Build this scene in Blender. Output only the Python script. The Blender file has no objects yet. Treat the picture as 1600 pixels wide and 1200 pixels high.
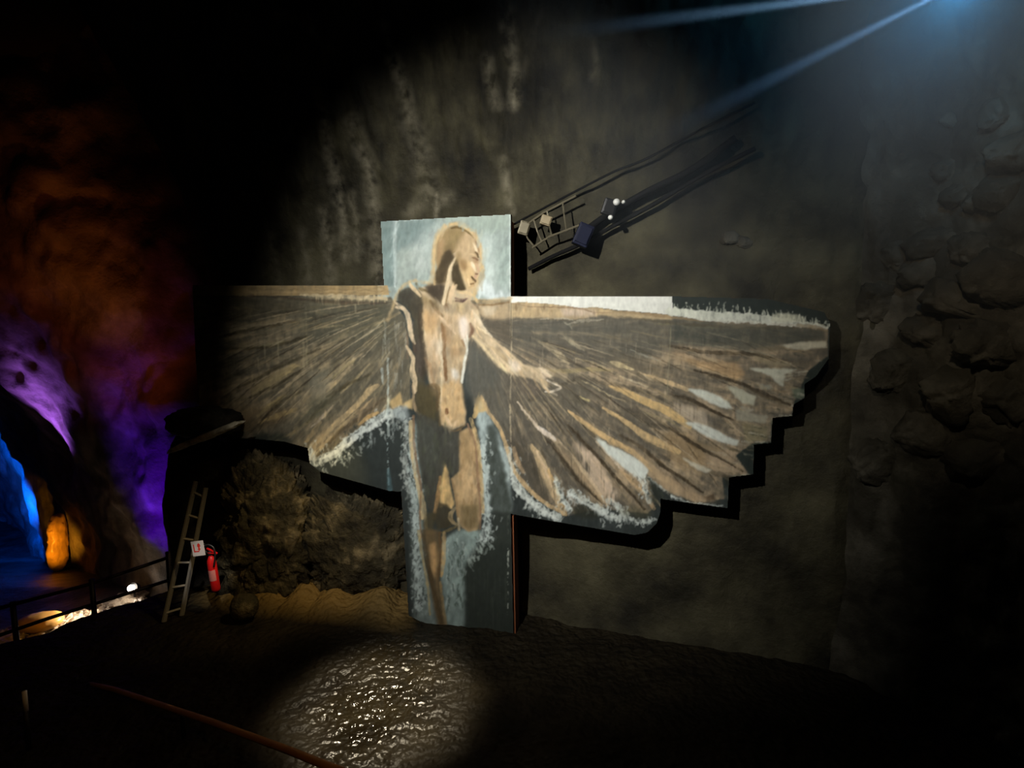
import bpy, bmesh, math, random
import numpy as np
from mathutils import Vector, Matrix

random.seed(7)
rng = np.random.default_rng(7)
SC = bpy.context.scene
COL = SC.collection
F = 850.0                       # focal length in pixels of the 1600x1200 photograph
PITCH = math.atan(88 / F)
EYE = np.array([0.0, 0.0, 3.0])
FWD = np.array([0, math.cos(PITCH), -math.sin(PITCH)])
UP = np.array([0, math.sin(PITCH), math.cos(PITCH)])

# ------------------------------------------------------------------ camera, world, exposure, lights
cam = bpy.data.cameras.new('camera')
cam.sensor_width = 36.0
cam.lens = F / 1600 * 36
cam.clip_start = 0.05
cam.clip_end = 200
camo = bpy.data.objects.new('camera', cam)
COL.objects.link(camo)
camo.location = EYE
camo.rotation_euler = (math.pi / 2 - PITCH, 0, 0)
SC.camera = camo

SC.view_settings.view_transform = 'Standard'
SC.view_settings.look = 'None'
SC.view_settings.gamma = 1.0
SC.view_settings.use_curve_mapping = False
SC.view_settings.exposure = 0.0

w = bpy.data.worlds.new('cave_air')
SC.world = w
w.use_nodes = True
w.node_tree.nodes['Background'].inputs[0].default_value = (0.5, 0.48, 0.4, 1)
w.node_tree.nodes['Background'].inputs[1].default_value = 0.003


def lamp(name, kind, loc, power, col, size=0.05, target=None, angle=60, blend=1.0):
    l = bpy.data.lights.new(name, kind)
    l.energy = power
    l.color = col
    l.shadow_soft_size = size
    if kind == 'SPOT':
        l.spot_size = math.radians(angle)
        l.spot_blend = blend
    o = bpy.data.objects.new(name, l)
    COL.objects.link(o)
    o.location = loc
    if target is not None:
        o.rotation_euler = (Vector(target) - Vector(loc)).to_track_quat('-Z', 'Y').to_euler()
    return o


def at(px, py, y):
    """world point on the sight line of photograph pixel (px, py) at world depth y"""
    d = np.array([(px - 800) / F, 0, 0]) + UP * ((600 - py) / F) + FWD
    return EYE + d * (y / d[1])


def on_z(px, py, z):
    d = np.array([(px - 800) / F, 0, 0]) + UP * ((600 - py) / F) + FWD
    return EYE + d * ((z - EYE[2]) / d[2])


def project(P):
    R = P - EYE
    z = R @ FWD
    z = np.where(z < 0.05, 0.05, z)
    return 800 + F * R[..., 0] / z, 600 - F * (R @ UP) / z


# the picture spotlight, high up on the left
lamp('picture_spotlight', 'SPOT', (-1.6, 1.1, 4.7), 1150, (1.0, 0.98, 0.93), 0.03, at(785, 520, 5.13), 73, 1.0)
# warm lamps over the wet floor and beside the outcrop
FL = on_z(598, 1100, 0)
lamp('floor_lamp_light', 'SPOT', (FL[0], FL[1] + 0.1, 5.9), 2700, (1.0, 0.86, 0.62), 0.12, (FL[0], FL[1], 0), 18.5, 1.0)
lamp('outcrop_lamp_light', 'SPOT', (-1.45, 4.9, 2.3), 60, (1.0, 0.74, 0.34), 0.04, at(440, 868, 5.75), 66, 1.0)
lamp('sign_fill_light', 'SPOT', (-2.0, 3.6, 3.0), 260, (1.0, 0.95, 0.88), 0.03, at(322, 876, 5.42), 10, 1.0)  # added fill, no real fixture: brightens sign and extinguisher
lamp('handrail_fill_light', 'SPOT', (-0.7, 1.2, 3.9), 26, (1.0, 0.52, 0.16), 0.05, at(330, 1150, 3.2), 95, 1.0)  # invented orange fill that lifts the handrail out of the dark
# coloured lamps of the tunnel
lamp('orange_tunnel_light', 'SPOT', tuple(at(120, 640, 6.3)), 24, (1.0, 0.30, 0.02), 0.05, at(140, 500, 7.0), 60, 1.0)
lamp('red_tunnel_light', 'SPOT', tuple(at(60, 760, 5.0)), 38, (1.0, 0.15, 0.03), 0.2, at(120, 530, 7.0), 72, 1.0)
lamp('violet_rim_light', 'SPOT', tuple(at(-5, 760, 8.3)), 330, (0.40, 0.13, 1.0), 0.1, at(100, 620, 8.8), 66, 0.9)
lamp('violet_wall_light', 'SPOT', tuple(at(165, 990, 6.6)), 260, (0.12, 0.0, 1.0), 0.15, at(222, 850, 7.2), 54, 1.0)
lamp('blue_tunnel_light', 'SPOT', tuple(at(-30, 800, 11.0)), 460, (0.0, 0.10, 1.0), 0.1, at(50, 760, 13.0), 150, 0.8)
lamp('amber_rock_light', 'SPOT', tuple(at(60, 905, 8.6)), 110, (1.0, 0.40, 0.02), 0.05, at(92, 845, 9.9), 40, 0.8)
# cold lamp high on the right, just outside the view, with two narrow beams added as lens flare streaks
COLD = at(1509, -30, 2.9)
lamp('cold_light', 'SPOT', tuple(COLD), 52, (0.07, 0.40, 0.80), 0.06, at(1380, 60, 4.9), 150, 0.7)
lamp('flare_streak_light', 'SPOT', tuple(COLD), 12000, (0.36, 0.66, 1.0), 0.01, at(820, 58, 2.0), 1.7, 1.0)
lamp('flare_streak_light', 'SPOT', tuple(COLD), 2600, (0.30, 0.58, 1.0), 0.01, at(1170, 142, 2.2), 2.4, 1.0)
lamp('right_wall_fill_light', 'SPOT', (0.6, 1.0, 5.0), 190, (1.0, 0.88, 0.70), 0.10, at(1500, 310, 3.6), 46, 1.0)  # added fill for the right rock face, not a lamp of the cave

# ------------------------------------------------------------------ helpers


def tag(o, label=None, cat=None, group=None, kind=None):
    if label: o['label'] = label
    if cat: o['category'] = cat
    if group: o['group'] = group
    if kind: o['kind'] = kind
    return o


def empty(name, loc, label, cat, group=None, rot=(0, 0, 0)):
    o = bpy.data.objects.new(name, None)
    COL.objects.link(o)
    o.location = loc
    o.rotation_euler = rot
    o.empty_display_size = 0.1
    return tag(o, label, cat, group)


def link_mesh(name, me, mat=None, parent=None):
    o = bpy.data.objects.new(name, me)
    COL.objects.link(o)
    if mat: me.materials.append(mat)
    if parent is not None:
        o.parent = parent
        o.matrix_parent_inverse = (Matrix.Translation(parent.location) @ parent.rotation_euler.to_matrix().to_4x4()).inverted() \
            if parent.parent is None else Matrix.Identity(4)
    return o


def from_np(name, V, Q, mat=None, parent=None, smooth=True, col=None, uv=None):
    """V (n,3), Q (m,4) or (m,3) -> one mesh object"""
    me = bpy.data.meshes.new(name)
    n, m, k = len(V), len(Q), Q.shape[1]
    me.vertices.add(n)
    me.vertices.foreach_set('co', np.ascontiguousarray(V, np.float32).ravel())
    me.loops.add(m * k)
    me.loops.foreach_set('vertex_index', np.ascontiguousarray(Q, np.int32).ravel())
    me.polygons.add(m)
    me.polygons.foreach_set('loop_start', np.arange(0, m * k, k, dtype=np.int32))
    me.polygons.foreach_set('loop_total', np.full(m, k, np.int32))
    me.polygons.foreach_set('use_smooth', np.full(m, smooth, bool))
    if col is not None:
        for nm, c in col.items():
            a = me.color_attributes.new(nm, 'FLOAT_COLOR', 'POINT')
            c4 = np.ones((n, 4), np.float32)
            c4[:, :3] = c if c.ndim == 2 else c[:, None]
            a.data.foreach_set('color', c4.ravel())
    if uv is not None:
        l = me.uv_layers.new(name='UVMap')
        l.data.foreach_set('uv', np.ascontiguousarray(uv[Q.ravel()], np.float32).ravel())
    me.update(calc_edges=True)
    me.validate()
    return link_mesh(name, me, mat, parent)


def grid_quads(nr, nc):
    i = np.arange(nr - 1)[:, None] * nc + np.arange(nc - 1)[None]
    i = i.ravel()
    return np.stack([i, i + 1, i + nc + 1, i + nc], 1)


def from_bm(name, bm, mat, parent=None, smooth=False):
    me = bpy.data.meshes.new(name)
    bmesh.ops.recalc_face_normals(bm, faces=bm.faces)
    bm.to_mesh(me)
    bm.free()
    if smooth:
        for p in me.polygons: p.use_smooth = True
    return link_mesh(name, me, mat, parent)


def bm_box(bm, c, sx, sy, sz, rot=None, bevel=0.0):
    M = Matrix.Translation(Vector(c)) @ (rot.to_4x4() if rot else Matrix.Identity(4)) @ Matrix.Diagonal((sx, sy, sz, 1))
    r = bmesh.ops.create_cube(bm, size=1, matrix=M)
    if bevel:
        es = list({e for v in r['verts'] for e in v.link_edges})
        bmesh.ops.bevel(bm, geom=es, offset=bevel, segments=2, affect='EDGES', profile=0.6)


def bm_tube(bm, pts, rad, seg=10, cap=True):
    pts = [Vector(p) for p in pts]
    if not hasattr(rad, '__len__'): rad = [rad] * len(pts)
    rings = []
    up = Vector((0, 0, 1))
    for i, p in enumerate(pts):
        t = (pts[min(i + 1, len(pts) - 1)] - pts[max(i - 1, 0)]).normalized()
        a = t.cross(up)
        if a.length < 1e-3: a = t.cross(Vector((1, 0, 0)))
        a.normalize()
        b = a.cross(t)
        rings.append([bm.verts.new(p + (a * math.cos(2 * math.pi * k / seg) + b * math.sin(2 * math.pi * k / seg)) * rad[i]) for k in range(seg)])
    for r0, r1 in zip(rings, rings[1:]):
        for k in range(seg):
            bm.faces.new((r0[k], r0[(k + 1) % seg], r1[(k + 1) % seg], r1[k]))
    if cap:
        bm.faces.new(rings[0][::-1])
        bm.faces.new(rings[-1])


def bm_lathe(bm, prof, c, axis=Vector((0, 0, 1)), seg=20):
    q = axis.to_track_quat('Z', 'Y')
    rings = []
    for r, z in prof:
        rings.append([bm.verts.new(Vector(c) + q @ Vector((r * math.cos(2 * math.pi * k / seg), r * math.sin(2 * math.pi * k / seg), z))) for k in range(seg)])
    for r0, r1 in zip(rings, rings[1:]):
        for k in range(seg):
            bm.faces.new((r0[k], r0[(k + 1) % seg], r1[(k + 1) % seg], r1[k]))
    bm.faces.new(rings[0][::-1])
    bm.faces.new(rings[-1])


# ---- vectorised noise
def _h(ix, iy, iz, s):
    h = (ix.astype(np.int64) * 374761393 + iy.astype(np.int64) * 668265263 + iz.astype(np.int64) * 2147483647 + s * 1274126177) & 0xffffffff
    h = ((h ^ (h >> 13)) * 1274126177) & 0xffffffff
    h = ((h ^ (h >> 16)) * 2246822519) & 0xffffffff
    return ((h ^ (h >> 15)) & 0xffffff) / float(0xffffff)


def vn(P, s=0):
    i = np.floor(P)
    f = P - i
    f = f * f * (3 - 2 * f)
    x, y, z = i[..., 0], i[..., 1], i[..., 2]
    fx, fy, fz = f[..., 0], f[..., 1], f[..., 2]
    def c(a, b, d): return _h(x + a, y + b, z + d, s)
    l = lambda a, b, t: a + (b - a) * t
    return l(l(l(c(0, 0, 0), c(1, 0, 0), fx), l(c(0, 1, 0), c(1, 1, 0), fx), fy),
             l(l(c(0, 0, 1), c(1, 0, 1), fx), l(c(0, 1, 1), c(1, 1, 1), fx), fy), fz)


def fbm(P, s=0, o=4, g=0.5):
    t, a, n = 0, 1, 0
    for k in range(o):
        t = t + a * (vn(P * 2 ** k, s + k) - 0.5) * 2
        n += a
        a *= g
    return t / n


def ridge(P, s=0, o=4):
    t, a = 0, 1
    for k in range(o):
        t = t + a * (1 - np.abs(2 * vn(P * 2 ** k, s + k) - 1))
        a *= 0.5
    return t / 1.9 - 0.5


def cells(P, s=0):
    """cobble-like bumps: distance to the second nearest minus the nearest random point"""
    i = np.floor(P)
    d1 = np.full(P.shape[:-1], 9.0)
    d2 = d1.copy()
    for a in (-1, 0, 1):
        for b in (-1, 0, 1):
            for c in (-1, 0, 1):
                q = i + np.array([a, b, c])
                x, y, z = q[..., 0], q[..., 1], q[..., 2]
                jit = np.stack([_h(x, y, z, s), _h(x, y, z, s + 11), _h(x, y, z, s + 23)], -1)
                d = np.linalg.norm(q + jit - P, axis=-1)
                d2 = np.minimum(d2, np.maximum(d, d1))
                d1 = np.minimum(d1, d)
    return d2 - d1


# ------------------------------------------------------------------ materials
def mat_base(name):
    m = bpy.data.materials.new(name)
    m.use_nodes = True
    nt = m.node_tree
    return m, nt, nt.nodes['Principled BSDF']


def plain(name, col, rough=0.6, metal=0.0, noise=0.25, scale=20, bump=0.1, spec=0.4):
    m, nt, p = mat_base(name)
    N = nt.nodes
    L = nt.links
    tc = N.new('ShaderNodeTexCoord')
    n = N.new('ShaderNodeTexNoise')
    n.inputs['Scale'].default_value = scale
    n.inputs['Detail'].default_value = 5
    L.new(tc.outputs['Object'], n.inputs['Vector'])
    r = N.new('ShaderNodeMapRange')
    r.inputs['To Min'].default_value = 1 - noise
    r.inputs['To Max'].default_value = 1 + noise
    L.new(n.outputs['Fac'], r.inputs['Value'])
    mx = N.new('ShaderNodeVectorMath')
    mx.operation = 'SCALE'
    mx.inputs[0].default_value = col
    L.new(r.outputs[0], mx.inputs['Scale'])
    L.new(mx.outputs[0], p.inputs['Base Color'])
    p.inputs['Roughness'].default_value = rough
    p.inputs['Metallic'].default_value = metal
    p.inputs['Specular IOR Level'].default_value = spec
    if bump:
        b = N.new('ShaderNodeBump')
        b.inputs['Strength'].default_value = bump
        b.inputs['Distance'].default_value = 0.01
        L.new(n.outputs['Fac'], b.inputs['Height'])
        L.new(b.outputs[0], p.inputs['Normal'])
    return m


def glow(name, col, s):
    m, nt, p = mat_base(name)
    p.inputs['Base Color'].default_value = (*col, 1)
    p.inputs['Emission Color'].default_value = (*col, 1)
    p.inputs['Emission Strength'].default_value = s
    return m


def rock(name, ca, cb, cc, scale=1.3, rough=0.75, bump=0.5, attr=None, spec=0.3, fine=14, runs=0.0):
    m, nt, p = mat_base(name)
    N = nt.nodes
    L = nt.links
    tc = N.new('ShaderNodeTexCoord')
    n1 = N.new('ShaderNodeTexNoise')
    n1.inputs['Scale'].default_value = scale
    n1.inputs['Detail'].default_value = 8
    n1.inputs['Roughness'].default_value = 0.62
    L.new(tc.outputs['Object'], n1.inputs['Vector'])
    cr = N.new('ShaderNodeValToRGB')
    e = cr.color_ramp.elements
    e[0].position, e[0].color = 0.34, (*ca, 1)
    e[1].position, e[1].color = 0.52, (*cb, 1)
    x = e.new(0.68)
    x.color = (*cc, 1)
    L.new(n1.outputs['Fac'], cr.inputs['Fac'])
    colour = cr.outputs[0]
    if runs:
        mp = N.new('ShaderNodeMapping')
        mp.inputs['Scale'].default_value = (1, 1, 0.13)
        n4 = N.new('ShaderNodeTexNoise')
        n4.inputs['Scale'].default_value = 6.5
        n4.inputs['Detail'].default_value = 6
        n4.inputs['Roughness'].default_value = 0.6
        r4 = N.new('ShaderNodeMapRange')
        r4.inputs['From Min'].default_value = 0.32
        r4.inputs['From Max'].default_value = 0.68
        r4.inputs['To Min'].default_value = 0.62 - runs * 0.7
        r4.inputs['To Max'].default_value = 0.62 + runs * 0.7  # random runs, plus upper rock darkened in colour in place of weaker light
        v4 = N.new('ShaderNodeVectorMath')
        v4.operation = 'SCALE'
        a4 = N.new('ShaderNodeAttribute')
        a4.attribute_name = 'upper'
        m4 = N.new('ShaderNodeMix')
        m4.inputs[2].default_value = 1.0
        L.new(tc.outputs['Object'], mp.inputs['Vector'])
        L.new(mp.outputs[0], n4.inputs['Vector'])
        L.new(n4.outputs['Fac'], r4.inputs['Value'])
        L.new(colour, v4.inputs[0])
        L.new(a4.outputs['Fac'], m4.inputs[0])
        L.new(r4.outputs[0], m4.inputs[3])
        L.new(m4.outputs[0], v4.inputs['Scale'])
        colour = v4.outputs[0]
    if attr:
        a = N.new('ShaderNodeAttribute')
        a.attribute_name = attr
        mx = N.new('ShaderNodeMix')
        mx.data_type = 'RGBA'
        mx.blend_type = 'MIX'
        n3 = N.new('ShaderNodeTexNoise')
        n3.inputs['Scale'].default_value = 9
        n3.inputs['Detail'].default_value = 6
        L.new(tc.outputs['Object'], n3.inputs['Vector'])
        mr = N.new('ShaderNodeMapRange')
        mr.inputs['From Min'].default_value = 0.35
        mr.inputs['From Max'].default_value = 0.6
        L.new(n3.outputs['Fac'], mr.inputs['Value'])
        mm = N.new('ShaderNodeMath')
        mm.operation = 'MULTIPLY'
        L.new(a.outputs['Fac'], mm.inputs[0])
        L.new(mr.outputs[0], mm.inputs[1])
        L.new(mm.outputs[0], mx.inputs['Factor'])
        L.new(colour, mx.inputs[6])
        mx.inputs[7].default_value = (0.23, 0.205, 0.14, 1)
        colour = mx.outputs[2]
    L.new(colour, p.inputs['Base Color'])
    p.inputs['Roughness'].default_value = rough
    p.inputs['Specular IOR Level'].default_value = spec
    n2 = N.new('ShaderNodeTexNoise')
    n2.inputs['Scale'].default_value = fine
    n2.inputs['Detail'].default_value = 9
    n2.inputs['Roughness'].default_value = 0.65
    L.new(tc.outputs['Object'], n2.inputs['Vector'])
    b = N.new('ShaderNodeBump')
    b.inputs['Strength'].default_value = bump
    b.inputs['Distance'].default_value = 0.05
    L.new(n2.outputs['Fac'], b.inputs['Height'])
    L.new(b.outputs[0], p.inputs['Normal'])
    return m


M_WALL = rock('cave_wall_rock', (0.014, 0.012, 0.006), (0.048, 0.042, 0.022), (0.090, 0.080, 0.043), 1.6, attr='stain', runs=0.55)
M_RIGHT = rock('right_wall_rock', (0.022, 0.019, 0.011), (0.052, 0.046, 0.030), (0.125, 0.112, 0.080), 2.2)
M_TUNNEL = rock('tunnel_rock', (0.08, 0.065, 0.05), (0.20, 0.17, 0.14), (0.42, 0.37, 0.32), 1.1, bump=0.7, fine=7)
M_OUT = rock('outcrop_rock', (0.016, 0.013, 0.007), (0.055, 0.045, 0.022), (0.26, 0.205, 0.11), 3.6, bump=1.0, rough=0.6)
M_CEIL = rock('ceiling_rock', (0.02, 0.018, 0.013), (0.035, 0.03, 0.022), (0.05, 0.045, 0.03), 1.2)
M_LOW = rock('lower_ledge_rock', (0.03, 0.025, 0.02), (0.07, 0.06, 0.05), (0.12, 0.10, 0.08), 3.0, rough=0.3)


def floor_material():
    m, nt, p = mat_base('wet_floor')
    N, L = nt.nodes, nt.links
    tc = N.new('ShaderNodeTexCoord')
    n1 = N.new('ShaderNodeTexNoise')
    n1.inputs['Scale'].default_value = 2.2
    n1.inputs['Detail'].default_value = 7
    L.new(tc.outputs['Object'], n1.inputs['Vector'])
    cr = N.new('ShaderNodeValToRGB')
    cr.color_ramp.elements[0].color = (0.009, 0.0065, 0.003, 1)
    cr.color_ramp.elements[0].position = 0.35
    cr.color_ramp.elements[1].color = (0.026, 0.020, 0.010, 1)
    cr.color_ramp.elements[1].position = 0.7
    L.new(n1.outputs['Fac'], cr.inputs['Fac'])
    a = N.new('ShaderNodeAttribute')
    a.attribute_name = 'sand'
    mx = N.new('ShaderNodeMix')
    mx.data_type = 'RGBA'
    L.new(a.outputs['Fac'], mx.inputs['Factor'])
    L.new(cr.outputs[0], mx.inputs[6])
    mx.inputs[7].default_value = (0.23, 0.15, 0.05, 1)
    L.new(mx.outputs[2], p.inputs['Base Color'])
    aw = N.new('ShaderNodeAttribute')
    aw.attribute_name = 'wet'
    mr = N.new('ShaderNodeMapRange')
    mr.inputs['To Min'].default_value = 0.75
    mr.inputs['To Max'].default_value = 0.19
    L.new(aw.outputs['Fac'], mr.inputs['Value'])
    ms = N.new('ShaderNodeMapRange')
    ms.inputs['To Min'].default_value = 0.15
    ms.inputs['To Max'].default_value = 0.85
    L.new(aw.outputs['Fac'], ms.inputs['Value'])
    L.new(ms.outputs[0], p.inputs['Specular IOR Level'])
    L.new(mr.outputs[0], p.inputs['Roughness'])
    n2 = N.new('ShaderNodeTexNoise')
    n2.inputs['Scale'].default_value = 15
    n2.inputs['Detail'].default_value = 1.5
    n2.inputs['Roughness'].default_value = 0.45
    L.new(tc.outputs['Object'], n2.inputs['Vector'])
    b = N.new('ShaderNodeBump')
    b.inputs['Strength'].default_value = 1.0
    b.inputs['Distance'].default_value = 0.06
    L.new(n2.outputs['Fac'], b.inputs['Height'])
    L.new(b.outputs[0], p.inputs['Normal'])
    return m


M_FLOOR = floor_material()

# ------------------------------------------------------------------ the setting
def catmull(pts, n):
    P = np.array(pts, float)
    Q = np.vstack([2 * P[0] - P[1], P, 2 * P[-1] - P[-2]])
    t = np.linspace(0, len(P) - 1 - 1e-6, n)
    i = t.astype(int)
    f = (t - i)[:, None]
    a, b, c, d = Q[i], Q[i + 1], Q[i + 2], Q[i + 3]
    return 0.5 * (2 * b + (c - a) * f + (2 * a - 5 * b + 4 * c - d) * f ** 2 + (3 * b - 3 * c + d - a) * f ** 3)


def resample(C, n):
    s = np.concatenate([[0], np.cumsum(np.linalg.norm(np.diff(C, axis=0), axis=1))])
    t = np.linspace(0, s[-1], n)
    return np.stack([np.interp(t, s, C[:, k]) for k in range(C.shape[1])], 1), t


STREAKS = [  # pale mineral runs on the rock above the picture: pixel polyline, half width, strength
    ([(796, -20), (800, 60), (806, 120), (800, 165)], 7, 1.0), ([(780, -20), (786, 40), (792, 90)], 5, .8),
    ([(762, 90), (768, 130), (775, 165)], 7, .7), ([(812, 120), (808, 160)], 5, .8), ([(925, 60), (934, 100), (925, 120)], 5, .5),
    ([(598, 40), (615, 95), (632, 145), (640, 190)], 9, .75), ([(640, 190), (655, 240), (668, 300)], 14, .45),
    ([(495, 145), (505, 180), (512, 215)], 8, .7), ([(512, 230), (528, 290), (536, 340), (538, 400)], 9, .7),
    ([(548, 190), (560, 225), (575, 265), (582, 330)], 9, .7), ([(548, 305), (556, 350), (560, 400)], 7, .5),
    ([(505, 330), (512, 390), (516, 440)], 8, .65), ([(470, 365), (480, 420), (484, 445)], 8, .4),
    ([(330, 120), (345, 150), (365, 180)], 4, .4), ([(410, 330), (425, 390), (435, 440)], 6, .35),
    ([(440, 190), (455, 215), (470, 220)], 6, .5), ([(430, 20), (470, 30), (500, 60)], 10, .25),
    ([(580, 340), (590, 400), (590, 440)], 9, .6), ([(684, 305), (683, 335)], 4, .9), ([(783, 250), (790, 300), (798, 330)], 5, .7),
    ([(640, 330), (660, 315), (700, 310)], 9, .5), ([(820, 110), (830, 60), (850, 10)], 5, .3),
]


def polyline_mask(PX, PY, pts, hw, soft=1.0):
    d = np.full(PX.shape, 1e9)
    for (x0, y0), (x1, y1) in zip(pts, pts[1:]):
        dx, dy = x1 - x0, y1 - y0
        t = np.clip(((PX - x0) * dx + (PY - y0) * dy) / (dx * dx + dy * dy + 1e-9), 0, 1)
        d = np.minimum(d, np.hypot(PX - x0 - t * dx, PY - y0 - t * dy))
    return np.clip(1 - d / hw, 0, 1) ** soft


def shell(name, plan, n, m, zs, amp, mat, seed, chunky=0.0, stain=False):
    C, t = resample(catmull(plan, 900), n)
    T = np.gradient(C, axis=0)
    T /= np.linalg.norm(T, axis=1)[:, None]
    Nn = np.stack([T[:, 1], -T[:, 0]], 1)
    z = np.linspace(zs[0], zs[1], m)
    h = np.maximum(z - 3.7, 0)
    o = 0.20 * h + 0.055 * h * h + 0.18 * np.clip(0.7 - z, 0, 2) ** 2
    P = np.zeros((m, n, 3))
    P[..., :2] = C[None] + Nn[None] * o[:, None, None]
    P[..., 2] = z[:, None]
    px, py = project(P)
    behind = ((px > 280) & (px < 1330) & (P[..., 2] < 4.45) & (P[..., 1] > 3)).astype(float)
    for ax in (0, 1):      # soften the edge of the calm zone
        k = 15
        pad = [(0, 0), (0, 0)]
        pad[ax] = (k, k)
        b = np.cumsum(np.pad(behind, pad, mode='edge'), axis=ax)
        behind = (np.take(b, range(2 * k, b.shape[ax]), axis=ax) - np.take(b, range(0, b.shape[ax] - 2 * k), axis=ax)) / (2 * k)
    A = amp * (1 - 0.72 * behind)
    S = P * np.array([1, 1, 0.55])
    disp = 0.55 * fbm(S * 1.1, seed, 5) + 0.35 * ridge(S * 2.3, seed + 9, 4) + 0.2 * fbm(P * np.array([5, 5, 1.1]), seed + 20, 3)
    if chunky:
        wgt = np.clip((np.arange(n) / n - 0.05) / 0.35, 0, 1)[None] if chunky > 0 else 1
        disp = disp + chunky * wgt * (1.1 * cells(P * 2.2, seed + 31) + 0.7 * cells(P * 5.0, seed + 37) + 0.3 * cells(P * 11.0, seed + 41))
    P[..., :2] += (Nn[None] * (disp * A)[..., None])
    px, py = project(P)
    col = None
    if stain:
        st = np.zeros(px.shape)
        wob = 6 * fbm(P * np.array([3, 3, 1.5]), 71, 3)
        for pts, hw, s in STREAKS:
            st = np.maximum(st, s * polyline_mask(px + wob, py, pts, hw * 2.0, 1.1))
        col = {'stain': st.ravel(), 'upper': np.clip((P[..., 2] - 3.9) / 0.6, 0, 1).ravel()}  # upper: mask for the dimness put into the high wall's colour
    return from_np(name, P.reshape(-1, 3), grid_quads(m, n), mat, None, True, col)


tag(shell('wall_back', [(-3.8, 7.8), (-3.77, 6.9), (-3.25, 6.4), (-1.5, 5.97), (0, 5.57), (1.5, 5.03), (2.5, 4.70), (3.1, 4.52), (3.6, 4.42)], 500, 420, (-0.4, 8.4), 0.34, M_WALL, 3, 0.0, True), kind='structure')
tag(shell('wall_right', [(2.75, 4.86), (2.95, 4.50), (3.3, 4.08), (3.75, 3.2), (3.95, 2.0), (4.0, 0.5), (4.0, -1.5)], 420, 420, (-0.4, 8.4), 0.34, M_RIGHT, 5, 0.55), kind='structure')

# ceiling vault over the visitors' side
g = np.stack(np.meshgrid(np.linspace(-9, 4.2, 60), np.linspace(-2, 7.5, 50)), -1)
V = np.zeros(g.shape[:2] + (3,))
V[..., :2] = g
V[..., 2] = 7.3 - 0.03 * (g[..., 0] + 2) ** 2 + 0.5 * fbm(np.concatenate([g, g[..., :1] * 0], -1) * 0.8, 50, 4)
tag(from_np('ceiling', V.reshape(-1, 3), grid_quads(50, 60)[:, ::-1], M_CEIL), kind='structure')

# main floor: the left border is a broken edge above a lower ledge
xs = np.concatenate([np.linspace(-6.6, 0.6, 420), np.linspace(0.63, 4.3, 110)])
ys = np.linspace(-1.0, 6.9, 420)
g = np.stack(np.meshgrid(xs, ys), -1)
P = np.zeros(g.shape[:2] + (3,))
P[..., :2] = g
e0 = on_z(-40, 1017, 0)
e1 = on_z(225, 936, 0)
dirv = (e1 - e0)[:2] / np.linalg.norm((e1 - e0)[:2])
nrm = np.array([-dirv[1], dirv[0]])
sd = (g - e0[:2]) @ nrm + 0.12 * fbm(np.concatenate([g * 2.5, g[..., :1] * 0], -1), 61, 3)   # > 0: beyond the edge
P3 = np.concatenate([g, g[..., :1] * 0], -1)
hgt = 0.035 * fbm(P3 * 1.3, 40, 3) + 0.016 * fbm(P3 * 7, 44, 3) + 0.014 * ridge(P3 * 9, 47, 3)
fx, fy = project(P)
# the heap of grit at the foot of the rock, with a scalloped border
base_line = on_z(480, 962, 0)[1]
dx = g[..., 0]
edge = 5.62 - 0.25 * (dx + 1.3)
heap = np.clip(1 - np.abs(g[..., 1] - edge) / 0.55, 0, 1) * np.clip((dx + 3.6) / 0.5, 0, 1) * np.clip((-0.95 - dx) / 0.25, 0, 1)
scal = np.abs(np.sin(dx * math.pi / 0.42 + 1.2 * fbm(P3 * np.array([1.6, .3, 1]), 67, 2)))
hgt = hgt + heap * (0.06 + 0.10 * scal + 0.06 * fbm(P3 * np.array([3.0, 1.2, 1]), 66, 2))
drop = np.clip(sd / 0.25, 0, 1) * (g[..., 0] < -2.9)
P[..., 2] = hgt - 1.3 * drop
sand = np.clip(heap * 1.6, 0, 1)
wet = np.clip(1.28 - np.hypot((g[..., 0] - FL[0]) / 0.62, (g[..., 1] - FL[1]) / 0.95) + 0.45 * fbm(P3 * 2.5, 69, 3), 0, 1) * (1 - sand)
tag(from_np('floor', P.reshape(-1, 3), grid_quads(len(ys), len(xs)), M_FLOOR, None, True, {'sand': sand.ravel(), 'wet': wet.ravel()}), kind='structure')

# lower ledge and chamber floor beyond the railing
g = np.stack(np.meshgrid(np.linspace(-16, -2.9, 150), np.linspace(4.6, 17, 140)), -1)
P = np.zeros(g.shape[:2] + (3,))
P[..., :2] = g
P3 = np.concatenate([g, g[..., :1] * 0], -1)
P[..., 2] = -1.05 - 0.33 * np.clip(g[..., 1] - 8.2, 0, 5) + 0.05 * fbm(P3 * 2, 81, 4)
tag(from_np('floor_lower', P.reshape(-1, 3), grid_quads(140, 150), M_LOW), kind='structure')

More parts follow.
